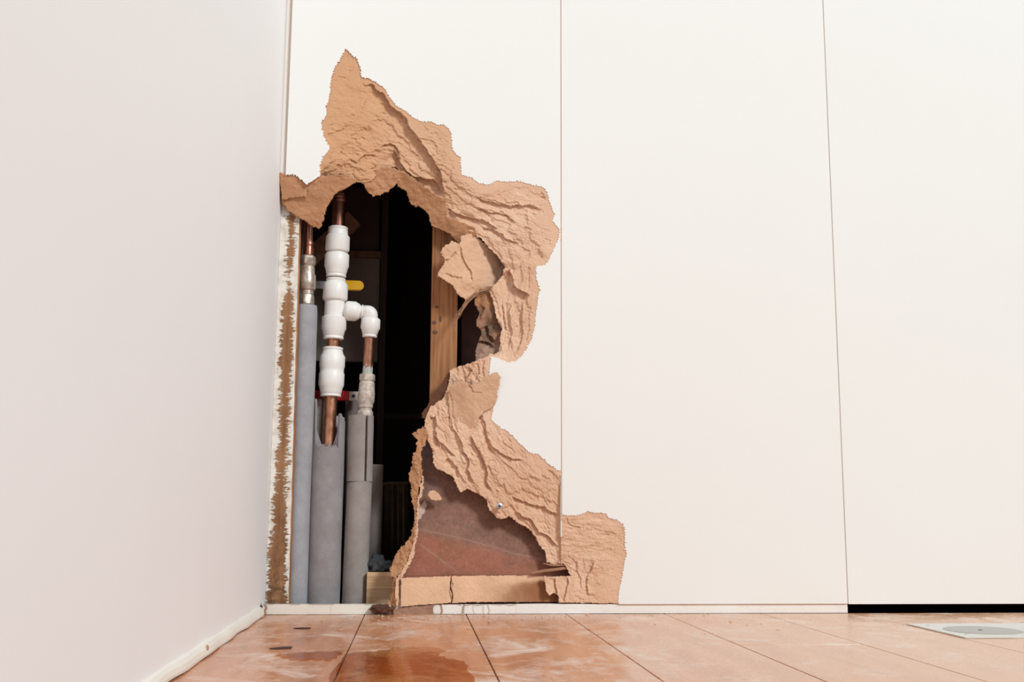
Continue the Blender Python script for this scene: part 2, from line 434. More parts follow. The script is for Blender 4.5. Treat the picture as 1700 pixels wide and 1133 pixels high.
# bead along the left wall, slightly wavy, with a chip
bm = bmesh.new(); rows = []
prof = [(0, 0), (.0075, 0), (.0078, .003), (.0066, .008), (.0035, .0118), (0, .0130)]
for k in range(90):
    y = -.024-k*(2.5/89)**1.0
    wv = .0009*math.sin(k*1.3)+.0006*math.sin(k*.47)
    rows.append([bm.verts.new((max(0.0, x+(wv if x > 0 else 0)), y, z+.0018+.0006*math.sin(k*.9))) for x, z in prof])
for a, b in zip(rows, rows[1:]):
    for k in range(len(prof)): bm.faces.new((a[k], a[(k+1) % 6], b[(k+1) % 6], b[k]))
bm.faces.new(rows[0]); bm.faces.new(rows[-1])
bl = struct(bm_obj('baseboard_left', bm, M_KICK))
# chip in the bead
cp = floor_y(326, 1092); bm = bmesh.new()
bmesh.ops.create_icosphere(bm, subdivisions=2, radius=1)
for v in bm.verts: v.co = Vector((v.co.x*.0018+.0066, v.co.y*.009+cp[1], v.co.z*.0045+.0085+.001*math.sin(v.co.y*5)))
bm_obj('chip', bm, M_MDF_D, bl, True)

bm = bmesh.new(); bmesh.ops.create_icosphere(bm, subdivisions=3, radius=1); hc = floor_y(428, 1021)
for v in bm.verts: v.co = Vector((v.co.x*.0018+.0002, v.co.y*.0095*(1+.25*math.sin(v.co.z*5))-.0125, v.co.z*.0075*(1+.2*math.sin(v.co.y*6))+.0095))
bm_obj('plaster_hole_shade', bm, M_HOLLOW_SHADE, wl, True)  # dark lump on the solid wall, painted as the shade inside a hole

# kick rail: cream paint with brown drip stains, worn bare where the tear meets it
def kick_cols(px, py):
    wk = sstep(640, 760, px)[:, None]; base = np.array([.82, .77, .69])*(1-wk)+np.array([.88, .85, .81])*wk
    st = np.zeros(len(px))
    # wavering tide lines of the drips
    for x0, w_, a_ in ((733, 2.0, 1.), (769, 2.2, .9), (786, 1.0, .5), (801, 1.2, .5), (811, 1.2, .7), (856, .8, .25), (548, 1.0, .2), (700, 4, .5), (617, 1.3, .5), (641, 1.3, .5), (441, 2.5, 1.0)):
        d = np.abs(px-x0-2.0*vn(py/5+x0, px*0+3)-np.where(py < 1005, (py-1005)*.5, 0))
        st = np.maximum(st, a_*np.exp(-(d/w_)**2))
    for x0, x1 in ((736, 766), (773, 792), (789, 812), (812, 856)):
        m_ = (px > x0) & (px < x1); top = 1004.5+1.5*vn(px/9, px*0)
        st = np.maximum(st, m_*.7*np.exp(-((py-top)/1.4)**2))
    st = np.maximum(st, .5*np.exp(-((py-1004)/1.5)**2)*(vn(px/14, py*0) > .1)*(px < 660))
    st = np.maximum(st, sstep(.25, .7, fbm(px/9, py/5, 4, .7))*.12)
    st = np.maximum(st, sstep(735, 700, px)*sstep(640, 660, px)*sstep(-.2, .3, fbm(px/8, py/4, 3)))
    brown = np.array([.30, .16, .085])
    return base*(1-st[:, None])+brown*st[:, None]
ka = at(437, 1003, KY); 
gx_, gz_ = np.meshgrid(np.arange(0.0, PW2-.0008, .0012), np.linspace(0.0, .0148, 15), indexing='ij')
def proj(Pw):
    d = Pw-CAM; f = d@Fv; return 850+F_PX*(d@Rv)/f, 566.5-F_PX*(d@Uv)/f
def slab_grid(name, gx, gz, y0, y1, mat_, colf, parent=None, zadd=0):
    nx, nz = gx.shape
    Vf = np.stack([gx.ravel(), np.full(gx.size, y0)+0*gx.ravel(), gz.ravel()], 1); Vb = Vf.copy(); Vb[:, 1] = y1
    n = len(Vf); I = np.arange(n).reshape(nx, nz)
    a = I[:-1, :-1].ravel(); b = I[1:, :-1].ravel(); c = I[1:, 1:].ravel(); d = I[:-1, 1:].ravel()
    Fs = [np.stack([a, b, c, d], 1), np.stack([a, d, c, b], 1)+n]
    for e, rev in ((I[:, 0], 1), (I[:, -1], 0), (I[0, :], 0), (I[-1, :], 1)):
        p, q = (e[:-1], e[1:]) if not rev else (e[1:], e[:-1])
        Fs.append(np.stack([p, q, q+n, p+n], 1))
    V = np.concatenate([Vf, Vb]); o = from_np(name, V, np.concatenate(Fs), mat_, parent)
    px, py = proj(Vf); cc = colf(px, py); cc = np.concatenate([cc, cc]); cc = np.concatenate([cc, np.ones((len(cc), 1))], 1)
    ca = o.data.color_attributes.new('tint', 'FLOAT_COLOR', 'POINT'); ca.data.foreach_set('color', cc.ravel().astype(np.float32)); return o
kick = struct(slab_grid('baseboard_back', gx_+.0014, gz_+.0006, KY, KY+.015, M_KICKSTAIN, kick_cols))

# ------------------------------------------------------------------ tear outlines, traced on the panel face (pixels)
OUT1 = [(440, 291), (463, 287), (470, 289), (478, 290), (486, 289), (494, 294), (502, 300), (509.5, 307), (516, 302), (524, 297), (531.7, 292), (531, 280), (531.7, 273), (535.8, 261), (546.6, 250), (546.6, 242),
        (541, 233), (537, 224), (535, 214), (533.6, 203.6), (538, 197), (542, 190), (542, 176), (546.6, 165), (548.7, 143), (550.6, 126), (557, 111), (563.6, 100), (571, 88), (573, 82), (577, 82.5), (583, 90),
        (593, 98.6), (598, 111), (599, 118), (600, 128), (613, 130), (625, 137), (637.7, 146.5), (645.4, 158.9), (656, 174), (674.8, 185), (682, 193), (696.4, 200.6), (706, 203), (715, 201.5), (727, 207),
        (735, 205.8), (745.8, 214.5), (749, 224), (750.5, 233), (750.5, 248.4), (764.4, 262), (766, 290), (774, 293), (783, 294.8), (793.5, 304.4), (812, 307), (825, 300), (841, 303), (859.7, 300.4), (878, 305.7),
        (902, 311), (908.7, 320), (912.6, 338.8), (920.6, 356), (916.6, 365), (929, 382), (928.5, 394.4), (920.6, 410), (912.6, 428.8), (904.7, 440.7), (890, 442), (890, 458), (893, 472), (895.8, 482),
        (890.5, 514), (887.8, 540.7), (882.5, 562), (872, 583), (858.7, 599), (842.8, 601.6), (829.5, 596), (815, 592), (813, 610), (812, 623), (816, 640), (819, 660), (819, 680), (815, 697), (822, 704), (829.5, 710),
        (845, 718), (863, 737), (880, 752.5), (894, 755), (904, 765), (918, 776.5), (931.5, 784)]
OUT2 = [(931.5, 856), (940, 856), (954, 856.8), (967, 854), (975.6, 849), (988, 852), (1005, 852), (1009.5, 859), (1024, 863.5), (1035, 872), (1038, 884.7), (1037, 901.7), (1039.5, 920.7), (1035, 944),
        (1030.6, 969.5), (1027, 986), (1025.5, 1008)]
def zigzag(line, amp, seed=0, pitch=3.3, keep_ends=True):
    out = []; rr = random.Random(seed)
    for i in range(len(line)-1):
        a = Vector(line[i]); b = Vector(line[i+1]); L = (b-a).length; n = max(1, round(L/pitch*2)); d = (b-a)/max(L, 1e-6); nn = Vector((-d.y, d.x))
        for k in range(n):
            p = a+(b-a)*((k+rr.uniform(-.28, .28)*(k > 0))/n)
            s = (1 if k % 2 else -1)*amp*rr.uniform(.05, 1)**1.3*rr.choice((1, 1, .5, 1.25))
            if i == 0 and k == 0: s = 0
            p = p+nn*s; out.append((p.x, p.y))
    out.append(line[-1]); return out
def slab_poly(name, pts, y0, y1, mat_, parent):
    """pts world (x,z) anti-clockwise or clockwise; extruded from y0 to y1"""
    bm = bmesh.new()
    f = bm.faces.new([bm.verts.new((x, y0, z)) for x, z in pts])
    r = bmesh.ops.extrude_face_region(bm, geom=[f])
    bmesh.ops.translate(bm, verts=[v for v in r['geom'] if isinstance(v, bmesh.types.BMVert)], vec=(0, y1-y0, 0))
    bmesh.ops.triangulate(bm, faces=[f_ for f_ in bm.faces if len(f_.verts) > 4])
    return bm_obj(name, bm, mat_, parent)
def xz(line, Y=0.0):
    A_ = at([p[0] for p in line], [p[1] for p in line], np.full(len(line), Y)); return [(float(a[0]), float(a[2])) for a in A_]

# ------------------------------------------------------------------ panel 1 (broken)
SEAM = .0010
p1 = thing('wall_panel', 'white wall panel smashed open beside the corner, bare orange-brown board torn round a dark hole', 'panel', (PW1/2, 0, ZB))
z1 = xz(zigzag(OUT1, 2.1, 1, 4.2))
XL = .0105
z1 = [q for q in z1 if q[0] > XL and q[0] < PW1-SEAM]
pts = [(XL, ZT-.01), (XL, z1[0][1])]+z1+[(PW1-SEAM, z1[-1][1]), (PW1-SEAM, ZT-.01)]
slab_poly('painted_face', pts, 0.0, .0009, M_WHITE, p1)
slab_poly('board_core', pts, .0009, PT, M_MDF, p1)

LIP_TOP = [(531, 292), (545, 296), (563, 291), (575, 297), (588, 302), (600, 304), (613, 302.5), (622, 297), (627, 287), (641, 280), (656, 278), (667, 287), (680, 304), (706, 319), (722, 328), (737, 346),
           (739, 364), (754, 374), (772, 381), (783, 388), (799, 397), (809, 410), (825, 424), (838, 444), (830, 462), (819, 474), (811, 484), (817.6, 498), (821.6, 519.5), (827, 535), (832, 546), (829.5, 564.5),
           (828, 583), (819, 588), (813, 592)]
out_top = [p for p in OUT1[10:82]]
i_end = OUT1.index((815, 592))
out_top = OUT1[10:i_end+1]
def dil(line, c, k):                      # push the outline a little under the paint
    o_ = []
    for x, y in line:
        dx, dy = x-c[0], y-c[1]; L = math.hypot(dx, dy); o_.append((x+dx/L*k, y+dy/L*k))
    return o_
RT = [([(593, 136), (606, 141), (619, 141), (631, 153), (644, 168), (656, 182), (672, 193), (684, 214), (702, 240), (718, 261), (731, 284), (737, 305), (738, 335)], 6.5, 30),
      ([(652, 246), (660, 262), (668, 278), (687, 294), (705, 296), (720, 298), (736, 325)], 5.0, 20),
      ([(632, 246), (638, 240), (648, 238), (656, 241), (663, 258), (664, 272)], 2.6, 9),
      ([(575, 262), (592, 270), (606, 256), (625, 258)], 1.8, 8),
      ([(788, 327), (806, 333), (825, 338), (852, 343), (873, 339), (899, 349)], 2.6, 13),
      ([(740, 347), (757, 353), (772, 361), (792, 364), (809, 368), (830, 380)], 3.0, 12),
      ([(792, 345), (812, 352), (838, 356), (858, 372)], 2.2, 9),
      ([(800, 376), (826, 384), (842, 396), (862, 404)], 2.4, 9),
      ([(848, 448), (852, 464), (857, 480), (872, 484), (881, 492)], 6.0, 24),
      ([(850, 503), (845, 520), (846, 535), (850, 556), (843, 583)], 2.2, 7),
      ([(869, 500), (866, 532), (869, 560), (860, 580)], 2.0, 7),
      ([(835, 505), (838, 530), (842, 552)], 1.8, 6)]
def d_top(x, y):
    d = torn_depth(x, y, out_top, LIP_TOP, 17, 1.15, RT, 1.0, 2.0, ang=lambda a, b: 12+72*sstep(425, 505, b))
    # the peak of the tear is only skimmed off: shallow and flat
    flat = sstep(250, 150, y)*sstep(650, 600, x)
    d = d*(1-.55*flat)+1.4*flat
    return d
core_top = dil(out_top, (700, 400), 3.5)+LIP_TOP[::-1][1:-1]
relief('torn_core', core_top, d_top, M_MDF, p1, .85, back=17.5, seed=1, jag=(1.3, 4), grow=((out_top, 5.0),))

# deeper strip hanging under the front lip
strip = [(652, 296), (656, 302), (663, 312), (674, 318), (682, 341), (698, 345), (710, 355), (715, 375), (738, 384), (754, 396), (764, 408), (772, 398), (790, 394), (790, 378), (742, 360), (742, 335), (700, 305), (672, 284), (656, 286)]
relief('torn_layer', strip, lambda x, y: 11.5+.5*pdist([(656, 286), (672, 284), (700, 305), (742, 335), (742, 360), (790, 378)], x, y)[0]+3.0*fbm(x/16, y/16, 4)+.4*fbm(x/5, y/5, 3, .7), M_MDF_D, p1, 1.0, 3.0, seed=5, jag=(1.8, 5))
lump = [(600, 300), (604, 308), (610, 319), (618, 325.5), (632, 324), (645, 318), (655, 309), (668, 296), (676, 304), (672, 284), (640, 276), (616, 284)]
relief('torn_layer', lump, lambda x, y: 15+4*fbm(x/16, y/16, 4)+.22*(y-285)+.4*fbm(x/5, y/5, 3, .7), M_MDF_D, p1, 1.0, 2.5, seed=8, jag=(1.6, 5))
# curled flap hanging in front of the stud
flapA = [(727, 453), (738, 434), (731, 419), (735, 411), (749, 400), (762, 405), (766, 392), (785, 386), (804, 402), (828, 422), (842, 446), (838, 462), (820, 478), (798, 482), (785, 492), (774, 499.6), (763, 493), (757, 487), (752, 474), (739, 467), (727, 459)]
crA = [([(764, 407), (768, 425), (773, 438), (782, 450), (785, 470)], 2.0, 7), ([(738, 433), (748, 428), (757, 418)], 1.8, 6), ([(740, 452), (752, 458), (768, 462)], 1.3, 6)]
relief('torn_flap', flapA, lambda x, y: 8.5+((np.maximum(x-735, 0))/105)**1.8*44+3.2*fbm(x/18, y/18, 4)+.5*fbm(x/5, y/5, 3, .7)+cliffs(x, y, crA), M_MDF, p1, 1.0, 2.5, seed=11, jag=(1.5, 5))
# crumpled left corner that folds inwards
hang = [(505, 303), (516, 301), (531, 292), (548, 290), (563, 288), (592, 297), (591, 304), (575, 312), (557, 322), (549, 335), (542, 347), (538, 365), (531, 381), (520, 377), (511, 372), (497, 362), (486, 357), (475, 348), (468, 338), (466, 326), (490, 318)]
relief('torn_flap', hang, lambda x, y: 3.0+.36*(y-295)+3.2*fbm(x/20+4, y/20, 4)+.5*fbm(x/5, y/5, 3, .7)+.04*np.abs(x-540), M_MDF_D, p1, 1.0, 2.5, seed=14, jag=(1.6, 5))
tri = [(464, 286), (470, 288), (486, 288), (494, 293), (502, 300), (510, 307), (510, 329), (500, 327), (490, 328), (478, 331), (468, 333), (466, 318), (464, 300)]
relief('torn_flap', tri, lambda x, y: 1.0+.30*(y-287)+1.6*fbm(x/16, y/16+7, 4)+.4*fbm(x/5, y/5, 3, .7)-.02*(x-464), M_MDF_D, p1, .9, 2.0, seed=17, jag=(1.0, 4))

# lower half of the tear
LIP_LOW = [(747, 613), (758, 606), (772.6, 596), (782, 604), (798, 597), (813, 591)]
OUTL = OUT1[i_end:]
LIPL = [(747, 614), (744, 640), (735, 662), (713, 676), (706, 692), (704, 705), (708, 729), (717, 748), (719, 771), (725, 779), (739, 785), (751.5, 793), (758.6, 810), (764, 819), (775.6, 813), (792.5, 820), (806.6, 830), (812, 847),
        (823.6, 860), (835, 862.6), (846, 858), (860, 869.7), (877, 878), (888.5, 892), (894, 906), (905.5, 917.7), (908, 934.6), (922.4, 939), (931.5, 936)]
RL = [([(722, 722), (728, 732), (736, 740), (746, 750), (758.6, 758)], 2.4, 8),
      ([(761, 723), (768, 736), (770, 748), (781, 768), (776, 779), (787, 805)], 3.2, 10),
      ([(778, 722), (788, 738), (798, 751), (809, 785), (806.6, 799), (816.5, 819)], 3.4, 10),
      ([(809, 726), (821, 748), (849, 762), (870, 764)], 2.6, 10),
      ([(790, 700), (800, 690), (806, 710), (812, 735)], 3.0, 8),
      ([(849, 825), (866, 832), (883, 838), (904, 843), (922, 853), (930, 856)], 2.8, 10),
      ([(855, 848), (868, 856), (880, 861), (894, 884), (912, 893), (929, 912)], 3.2, 10),
      ([(736, 770), (744, 762), (756, 775), (762, 795)], 2.0, 8),
      ([(745, 690), (752, 712), (765, 728)], 2.4, 9),
      ([(712, 690), (722, 694), (724, 716), (730, 745)], 3.0, 10),
      ([(784, 612), (780, 622), (772, 634)], 3.5, 8), ([(795, 604), (795, 618), (790, 634)], 1.8, 5), ([(806, 598), (803, 612), (802, 626)], 1.6, 5)]
def d_low(x, y): return torn_depth(x, y, OUTL, LIPL, 14.0, 1.0, RL, 1.0, 7.7, ang=lambda a, b: 62+0*a)
core_low = dil(OUTL[:-1], (760, 760), 3.0)
core_low = [(q[0], q[1]) for q in core_low if q[0] < 931.6]+[(931.6, 780)]+LIPL[::-1]
relief('torn_core', core_low, d_low, M_MDF, p1, .85, back=17.5, seed=21, jag=(1.3, 4), grow=((OUTL[:-2], 5.0), ([(930.4, 888), (930.4, 934)], 1.4)))
# downfolded smooth flap
flapD = [(747, 641), (758, 635), (771, 632), (782, 639), (792.5, 637), (808, 625.4), (819, 618), (826, 618), (832, 627), (829.5, 637), (827, 652), (824, 670), (816, 680), (804, 684), (796, 693), (790, 710), (782, 721), (768, 727), (755, 723), (747, 712), (745, 678), (743.5, 658)]
def dD(x, y):
    u = (x-745)/85; v = (y-618)/108
    return -7.5+15.0*np.clip(v, 0, 1)**1.1+8*(1-np.clip(u*2.0, 0, 1))-1.0*u+2.8*fbm(x/30, y/30+3, 4)+.25*fbm(x/5, y/5, 3, .7)+cliffs(x, y, [([(778, 636), (786, 650), (800, 652)], 1.0, 5), ([(748, 650), (752, 690), (760, 715)], .8, 6)])
relief('torn_flap', flapD, dD, mdf_material('smooth_mdf_flap', (.66, .39, .24), (.80, .51, .345)), p1, .9, 2.0, seed=24, jag=(1.0, 5))
# dark underside between flap and stud
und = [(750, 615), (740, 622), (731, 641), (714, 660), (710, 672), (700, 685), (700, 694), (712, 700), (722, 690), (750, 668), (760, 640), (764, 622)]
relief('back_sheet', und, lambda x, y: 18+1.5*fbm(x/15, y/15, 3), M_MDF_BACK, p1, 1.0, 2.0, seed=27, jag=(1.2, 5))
# mottled lump in the pit
def lumpcol(px, py):
    n = fbm(px/14, py/14, 4, .6); k = sstep(-.1, .35, n)[:, None]; k2 = sstep(.05, .4, fbm(px/9+20, py/9, 3))[:, None]
    c = np.array([.36, .19, .12])*(1-k)+np.array([.20, .12, .08])*k
    t_ = sstep(520, 500, py)[:, None]; c = c*(1-t_)+np.array([.45, .22, .11])*t_
    b_ = sstep(568, 578, py)[:, None]; c = c*(1-b_)+np.array([.44, .27, .20])*b_
    return c*(1-k2*.3)
pit = [(800, 486), (792, 490), (787, 496), (788, 508), (796, 520), (792, 530), (790, 541), (799, 551), (796, 560), (793, 570), (789, 583), (788, 596), (796, 604), (830, 596), (836, 570), (838, 546), (830, 510), (820, 482)]
relief('back_sheet', pit, lambda x, y: 24+((x-790)/40)*6+4.0*fbm(x/17, y/17, 4)+cliffs(x, y, [([(808, 540), (812, 555), (822, 568)], 5, 9), ([(790, 566), (806, 566), (820, 576)], 4, 8), ([(806, 510), (800, 522), (797, 530)], 3, 8)]), M_LUMP, p1, 1.0, 3.0, seed=31, jag=(1.6, 5), cols=lumpcol)
# fringe: torn edge of the back sheet, left rim of the lower opening
fringeL = [(702, 708), (690, 716), (684, 722), (691, 731), (690, 745), (684, 757), (682, 772), (677, 788), (682, 810), (682, 833), (688, 853), (684, 878), (677, 898), (660, 915), (654, 930), (646, 948), (650, 958), (652, 968), (650, 985), (645, 997), (636, 1012), (640, 1021), (653, 1023)]
fringeR = [(658, 1006), (657, 991), (655, 972), (658, 960), (668, 949), (677, 934), (687, 900), (689, 878), (693, 861), (693, 833), (697, 813), (703, 788), (700, 768), (698, 751), (708, 740), (712, 722)]
def dF(x, y):
    # rim curls: front on its right edge, back on the left
    w_, _, _ = pdist(fringeR, x, y); k = sstep(700, 900, y)
    return (13+.35*np.clip(w_, 0, 30))*(1-k)+(7+.5*np.clip(w_, 0, 30))*k-11*sstep(930, 1003, y)+4.2*fbm(x/10, y/16, 4, .6)+.6*fbm(x/3.5, y/3.5, 2)
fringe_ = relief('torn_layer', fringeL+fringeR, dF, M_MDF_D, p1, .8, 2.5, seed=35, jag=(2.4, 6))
# pale broken rim along the brown sheet
rim = [(700, 790), (696, 813), (691, 835), (692, 855), (688, 874), (686, 900), (676, 932), (668, 946), (657, 958), (652, 968), (656, 974), (664, 962), (674, 952), (682, 938), (690, 915), (693, 890), (695, 866), (697, 838), (702, 815), (706, 792)]
relief('torn_layer', rim, lambda x, y: 11-6*sstep(850, 960, y)+1.5*fbm(x/8, y/10, 4, .6), M_MDF, p1, .8, 4.0, seed=36, jag=(2.2, 5))
# brown smooth inner sheet
def boardcol(px, py):
    lc = np.interp(px, [640, 691, 760, 820, 855, 910, 970], [866, 878, 893, 909, 920, 931, 940])
    k = sstep(-9, 22, py-lc)[:, None]; n = fbm(px/34, py/26, 5, .65)[:, None]; n3 = fbm(px/5, py/5, 3, .7)[:, None]
    c = np.array([.27, .135, .095])*(1-k)+np.array([.33, .13, .075])*k
    c = c*(1+.30*n+.22*n3)
    q_ = (k*sstep(-.3, .3, fbm(px/50+9, py/20, 3))[:, None]*.5); c = c*(1-q_)+np.array([.44, .15, .10])*q_
    for ln, w_ in (([(691, 878), (760, 893), (820, 909), (855, 920), (910, 931)], 1.5), ([(699, 905), (725, 925), (761, 951)], 1.5)):
        d, _, r_ = pdist(ln, px, py); f = (.38*np.exp(-(d/w_)**2))[:, None]; c = c*(1-f)+np.array([.42, .29, .25])*f
    d = np.hypot((px-699+.45*(py-850))/7.5, (py-849)/18)+.5*fbm(px/6, py/6, 3); f = sstep(.95, .75, d)[:, None]; c = c*(1-f)+np.array([.66, .50, .42])*f
    f = (sstep(.0, .35, fbm(px/6, py/6, 4, .7))*sstep(835, 805, py)*sstep(735, 715, px))[:, None]; c = c*(1-f)+np.array([.16, .13, .15])*f
    return np.clip(c, .02, .9)
board = [(700, 735), (712, 726), (740, 760), (790, 800), (840, 840), (900, 880), (945, 925), (960, 945), (960, 962), (650, 964), (652, 955), (680, 925), (688, 880), (692, 840), (700, 800), (696, 760)]
relief('inner_sheet', board, lambda x, y: 19+.13*np.clip(955-y, 0, 300)+1.2*fbm(x/60, y/60, 2)+.05*np.clip(x-700, 0, 400), M_BOARD, p1, 1.2, 3.0, seed=39, jag=(.6, 6), cols=boardcol)
chipd = [(711, 817), (716, 814), (723, 815), (729, 820), (735, 829), (731, 832), (722, 832), (715, 830), (710, 824)]
relief('torn_chip', chipd, lambda x, y: 17.5+1.0*fbm(x/6, y/6, 3), M_MDF, p1, .8, 4.0, seed=41, jag=(.8, 4))
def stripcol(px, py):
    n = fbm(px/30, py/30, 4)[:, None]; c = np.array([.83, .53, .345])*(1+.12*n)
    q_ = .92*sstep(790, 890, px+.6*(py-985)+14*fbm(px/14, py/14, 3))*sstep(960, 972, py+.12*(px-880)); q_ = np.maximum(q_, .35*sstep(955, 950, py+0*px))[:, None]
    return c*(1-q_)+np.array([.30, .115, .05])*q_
M_STRIP = tint_material('dark_ended_mdf_strip', .9, 420, .0007, .15)  # tint turns dark brown towards the strip's lower right end
# bottom strip of the broken board, cracked through twice
def dB(x, y): return -3.2+7.5*sstep(660, 820, x)+18*sstep(820, 950, x)+.45*fbm(x/14, y/14, 4)+.22*fbm(x/4, y/4, 3)+cliffs(x, y, [([(748, 958), (752, 970), (747, 982), (752, 1000)], 1.6, 3)], 1.5)+.25*np.exp(-((x-770)/40)**2)
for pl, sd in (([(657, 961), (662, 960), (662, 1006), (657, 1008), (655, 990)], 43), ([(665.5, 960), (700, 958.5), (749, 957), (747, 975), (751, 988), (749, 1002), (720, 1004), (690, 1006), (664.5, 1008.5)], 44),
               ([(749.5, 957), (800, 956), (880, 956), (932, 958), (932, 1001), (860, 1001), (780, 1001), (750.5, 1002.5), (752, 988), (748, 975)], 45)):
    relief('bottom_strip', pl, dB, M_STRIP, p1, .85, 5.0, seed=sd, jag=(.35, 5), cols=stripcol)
# rotten stub below the strip, on the kick rail
stub = [(653, 1012), (664, 1010), (690, 1007), (712, 1005), (721, 1004), (719, 1012), (721, 1022), (700, 1022), (675, 1024), (655, 1025), (652, 1018)]
relief('rotten_stub', stub, lambda x, y: -1.5+1.2*fbm(x/10, y/6, 4)+1.5*sstep(690, 722, x), mdf_material('damp_mdf', (.30, .15, .095), (.50, .31, .22)), p1, .8, 3.5, seed=47, jag=(.9, 4))
# screw left in the torn edge
sp_ = P(829, 841, .0045)
bm = bmesh.new(); add_lathe(bm, sp_+Vector((0, -.0032, 0)), sp_+Vector((0, .004, 0)), [(0, .003), (.12, .0050), (.35, .0052), (.6, .0028), (1, .002)], 24)
scr = bm_obj('screw', bm, M_STEEL, p1, False)
bm = bmesh.new()
for a in (0, 1):
    s_ = (.0030, .0006) if a else (.0006, .0030); add_box(bm, (sp_.x-s_[0], sp_.y-.0034, sp_.z-s_[1]), (sp_.x+s_[0], sp_.y-.0028, sp_.z+s_[1]))
bm_obj('screw_slot', bm, M_BLACK, scr)
# splintered lath ends and fibres
bm = bmesh.new(); tube(bm, [P(881.5, 952.5, .006), P(900, 949, .008), P(925, 946, .012), P(944, 943, .016)], [.0020, .0026, .0026, .0026], 6); bm_obj('splinter', bm, M_SPLINT, p1)
bm = bmesh.new(); tube(bm, [P(902, 936, .010), P(914, 939, .012), P(930, 939, .014), P(944, 938, .016)], [.0006, .0018, .0022, .0022], 6); bm_obj('splinter', bm, M_SPLINT, p1)
rf = random.Random(5)
bm = bmesh.new()
for k in range(9):
    o_ = [rf.uniform(-3.5, 3.5) for _ in range(4)]
    rr_ = rf.uniform(.4, .8)
    tube(bm, [P(814+o_[0], 479+o_[1], .020), P(795+o_[1], 484+o_[0], .016), P(776+o_[2], 499+o_[3], .014), P(760+o_[0], 524+o_[1], .014), P(748+o_[3]*.8, 548+6*o_[2], .016)], [.0010*rr_, .0009*rr_, .0009*rr_, .0007*rr_, .0002], 5)
o = bm_obj('torn_fibres', bm, M_SPLINT, p1)

for k_, (sx_, sz_) in enumerate(((PW1, float(at(931, 892, 0)[2])), (PW2, ZB))):
    struct(box('trim_%d' % (k_+2), (sx_-SEAM, .0016, sz_), (sx_+SEAM, .012, ZT-.01), M_TRIM))

# ------------------------------------------------------------------ panel 2 (corner torn) and panel 3
p2 = thing('wall_panel', 'white wall panel right of the smashed one, torn bare only at its lower left corner', 'panel', ((PW1+PW2)/2, 0, ZB))
z2 = xz(zigzag(OUT2, 1.9, 4, 4.2)); z2 = [q for q in z2 if q[0] > PW1+SEAM and q[1] > ZB]
zc = [(PW1+SEAM, z2[0][1])]+z2+[(z2[-1][0], ZB)]
slab_poly('painted_face', zc+[(PW2-SEAM, ZB), (PW2-SEAM, ZT-.01), (PW1+SEAM, ZT-.01)], 0, .0009, M_WHITE, p2)
slab_poly('board_core', zc+[(PW2-SEAM, ZB), (PW2-SEAM, ZT-.01), (PW1+SEAM, ZT-.01)], .0009, PT, M_MDF, p2)
LIP2 = [(928, 1002), (929, 990), (945, 985), (950, 966), (946, 954), (940, 944), (933, 934)]
R2 = [([(960, 932), (959, 948), (964, 962), (966, 980)], 1.2, 9), ([(988, 930), (983, 944), (977, 955), (975, 972), (977, 992)], 1.8, 10), ([(940, 860), (950, 872), (966, 878)], 1.0, 6), ([(952, 970), (950, 985), (954, 1000)], 1.5, 6)]
def d_2(x, y):
    d = torn_depth(x, y, OUT2, LIP2, 7.5, 1.5, R2, .55, 12.0, 1.3); return np.minimum(d, 14)+.35*fbm(x/6, y/6, 3, .7)+.15*vn(x/2.4, y/2.4)
core2 = [(931.2, 853)]+dil(OUT2[1:], (960, 960), 3)[:-1]+[(1029, 1003)]+LIP2
relief('torn_core', core2, d_2, M_MDF, p2, .85, back=17.5, seed=51, jag=(1.2, 4), grow=(([(p_[0], min(p_[1], 1002)) for p_ in OUT2[1:-2]], 4.6), ([(932.3, 888), (932.3, 937)], 1.4)))
chunk = [(902, 957.5), (925, 957), (952, 957), (955, 1001), (928, 1002), (926, 989), (919, 986), (911, 991), (906, 982), (905, 972)]
relief('torn_chunk', chunk, lambda x, y: 3.5+1.8*fbm(x/9, y/14, 4)+.25*fbm(x/4, y/4, 2)+cliffs(x, y, [([(922, 960), (924, 975), (926, 988)], 3, 5), ([(944, 958), (943, 975), (938, 1000)], 2.4, 5)]), M_MDF, p2, .85, 5.0, seed=55, jag=(1.2, 4))
p3 = box('wall_panel', (PW2+SEAM, 0, ZB-.001), (PW3, PT, ZT-.01), M_WHITE, bev=.0006, origin=((PW2+PW3)/2, 0, ZB))
tag(p3, 'intact white wall panel at the right with a black open gap below it', 'panel')

# ------------------------------------------------------------------ things inside the wall
# batten beside the wall
BY = .024
q = [at(470, 330, BY), at(498, 330, BY), at(480, 1001, BY), at(440, 1001, BY)]
bm = bmesh.new(); zt = .72; zb = .0005
xr_t = float(at(497, 375, BY)[0]); xr_b = float(at(480, 995, BY)[0])
ns = 40; rows = []
for k in range(ns+1):
    t_ = k/ns; z = zb+(zt-zb)*t_; xr = xr_b+(xr_t-xr_b)*t_+.0004*math.sin(k*2.1)
    rows.append([bm.verts.new(v) for v in ((.0004, BY+.012, z), (.0004, BY, z), (xr-.002, BY-.0003, z), (xr, BY+.0015, z), (xr, BY+.012, z))])
for a, b in zip(rows, rows[1:]):
    for k in range(5): bm.faces.new((a[k], a[(k+1) % 5], b[(k+1) % 5], b[k])).material_index = int(k in (2, 3))
bm.faces.new(rows[0]); bm.faces.new(rows[-1])
KEEP = bm_obj('timber_batten', bm, [M_BATTEN, M_PINE], origin=(0, BY, 0))
KEEP.location.z += 0.0; KEEP.location.y += .0115
tag(KEEP, 'narrow upright timber batten with flaking cream paint between the white side wall and grey foam', 'batten')

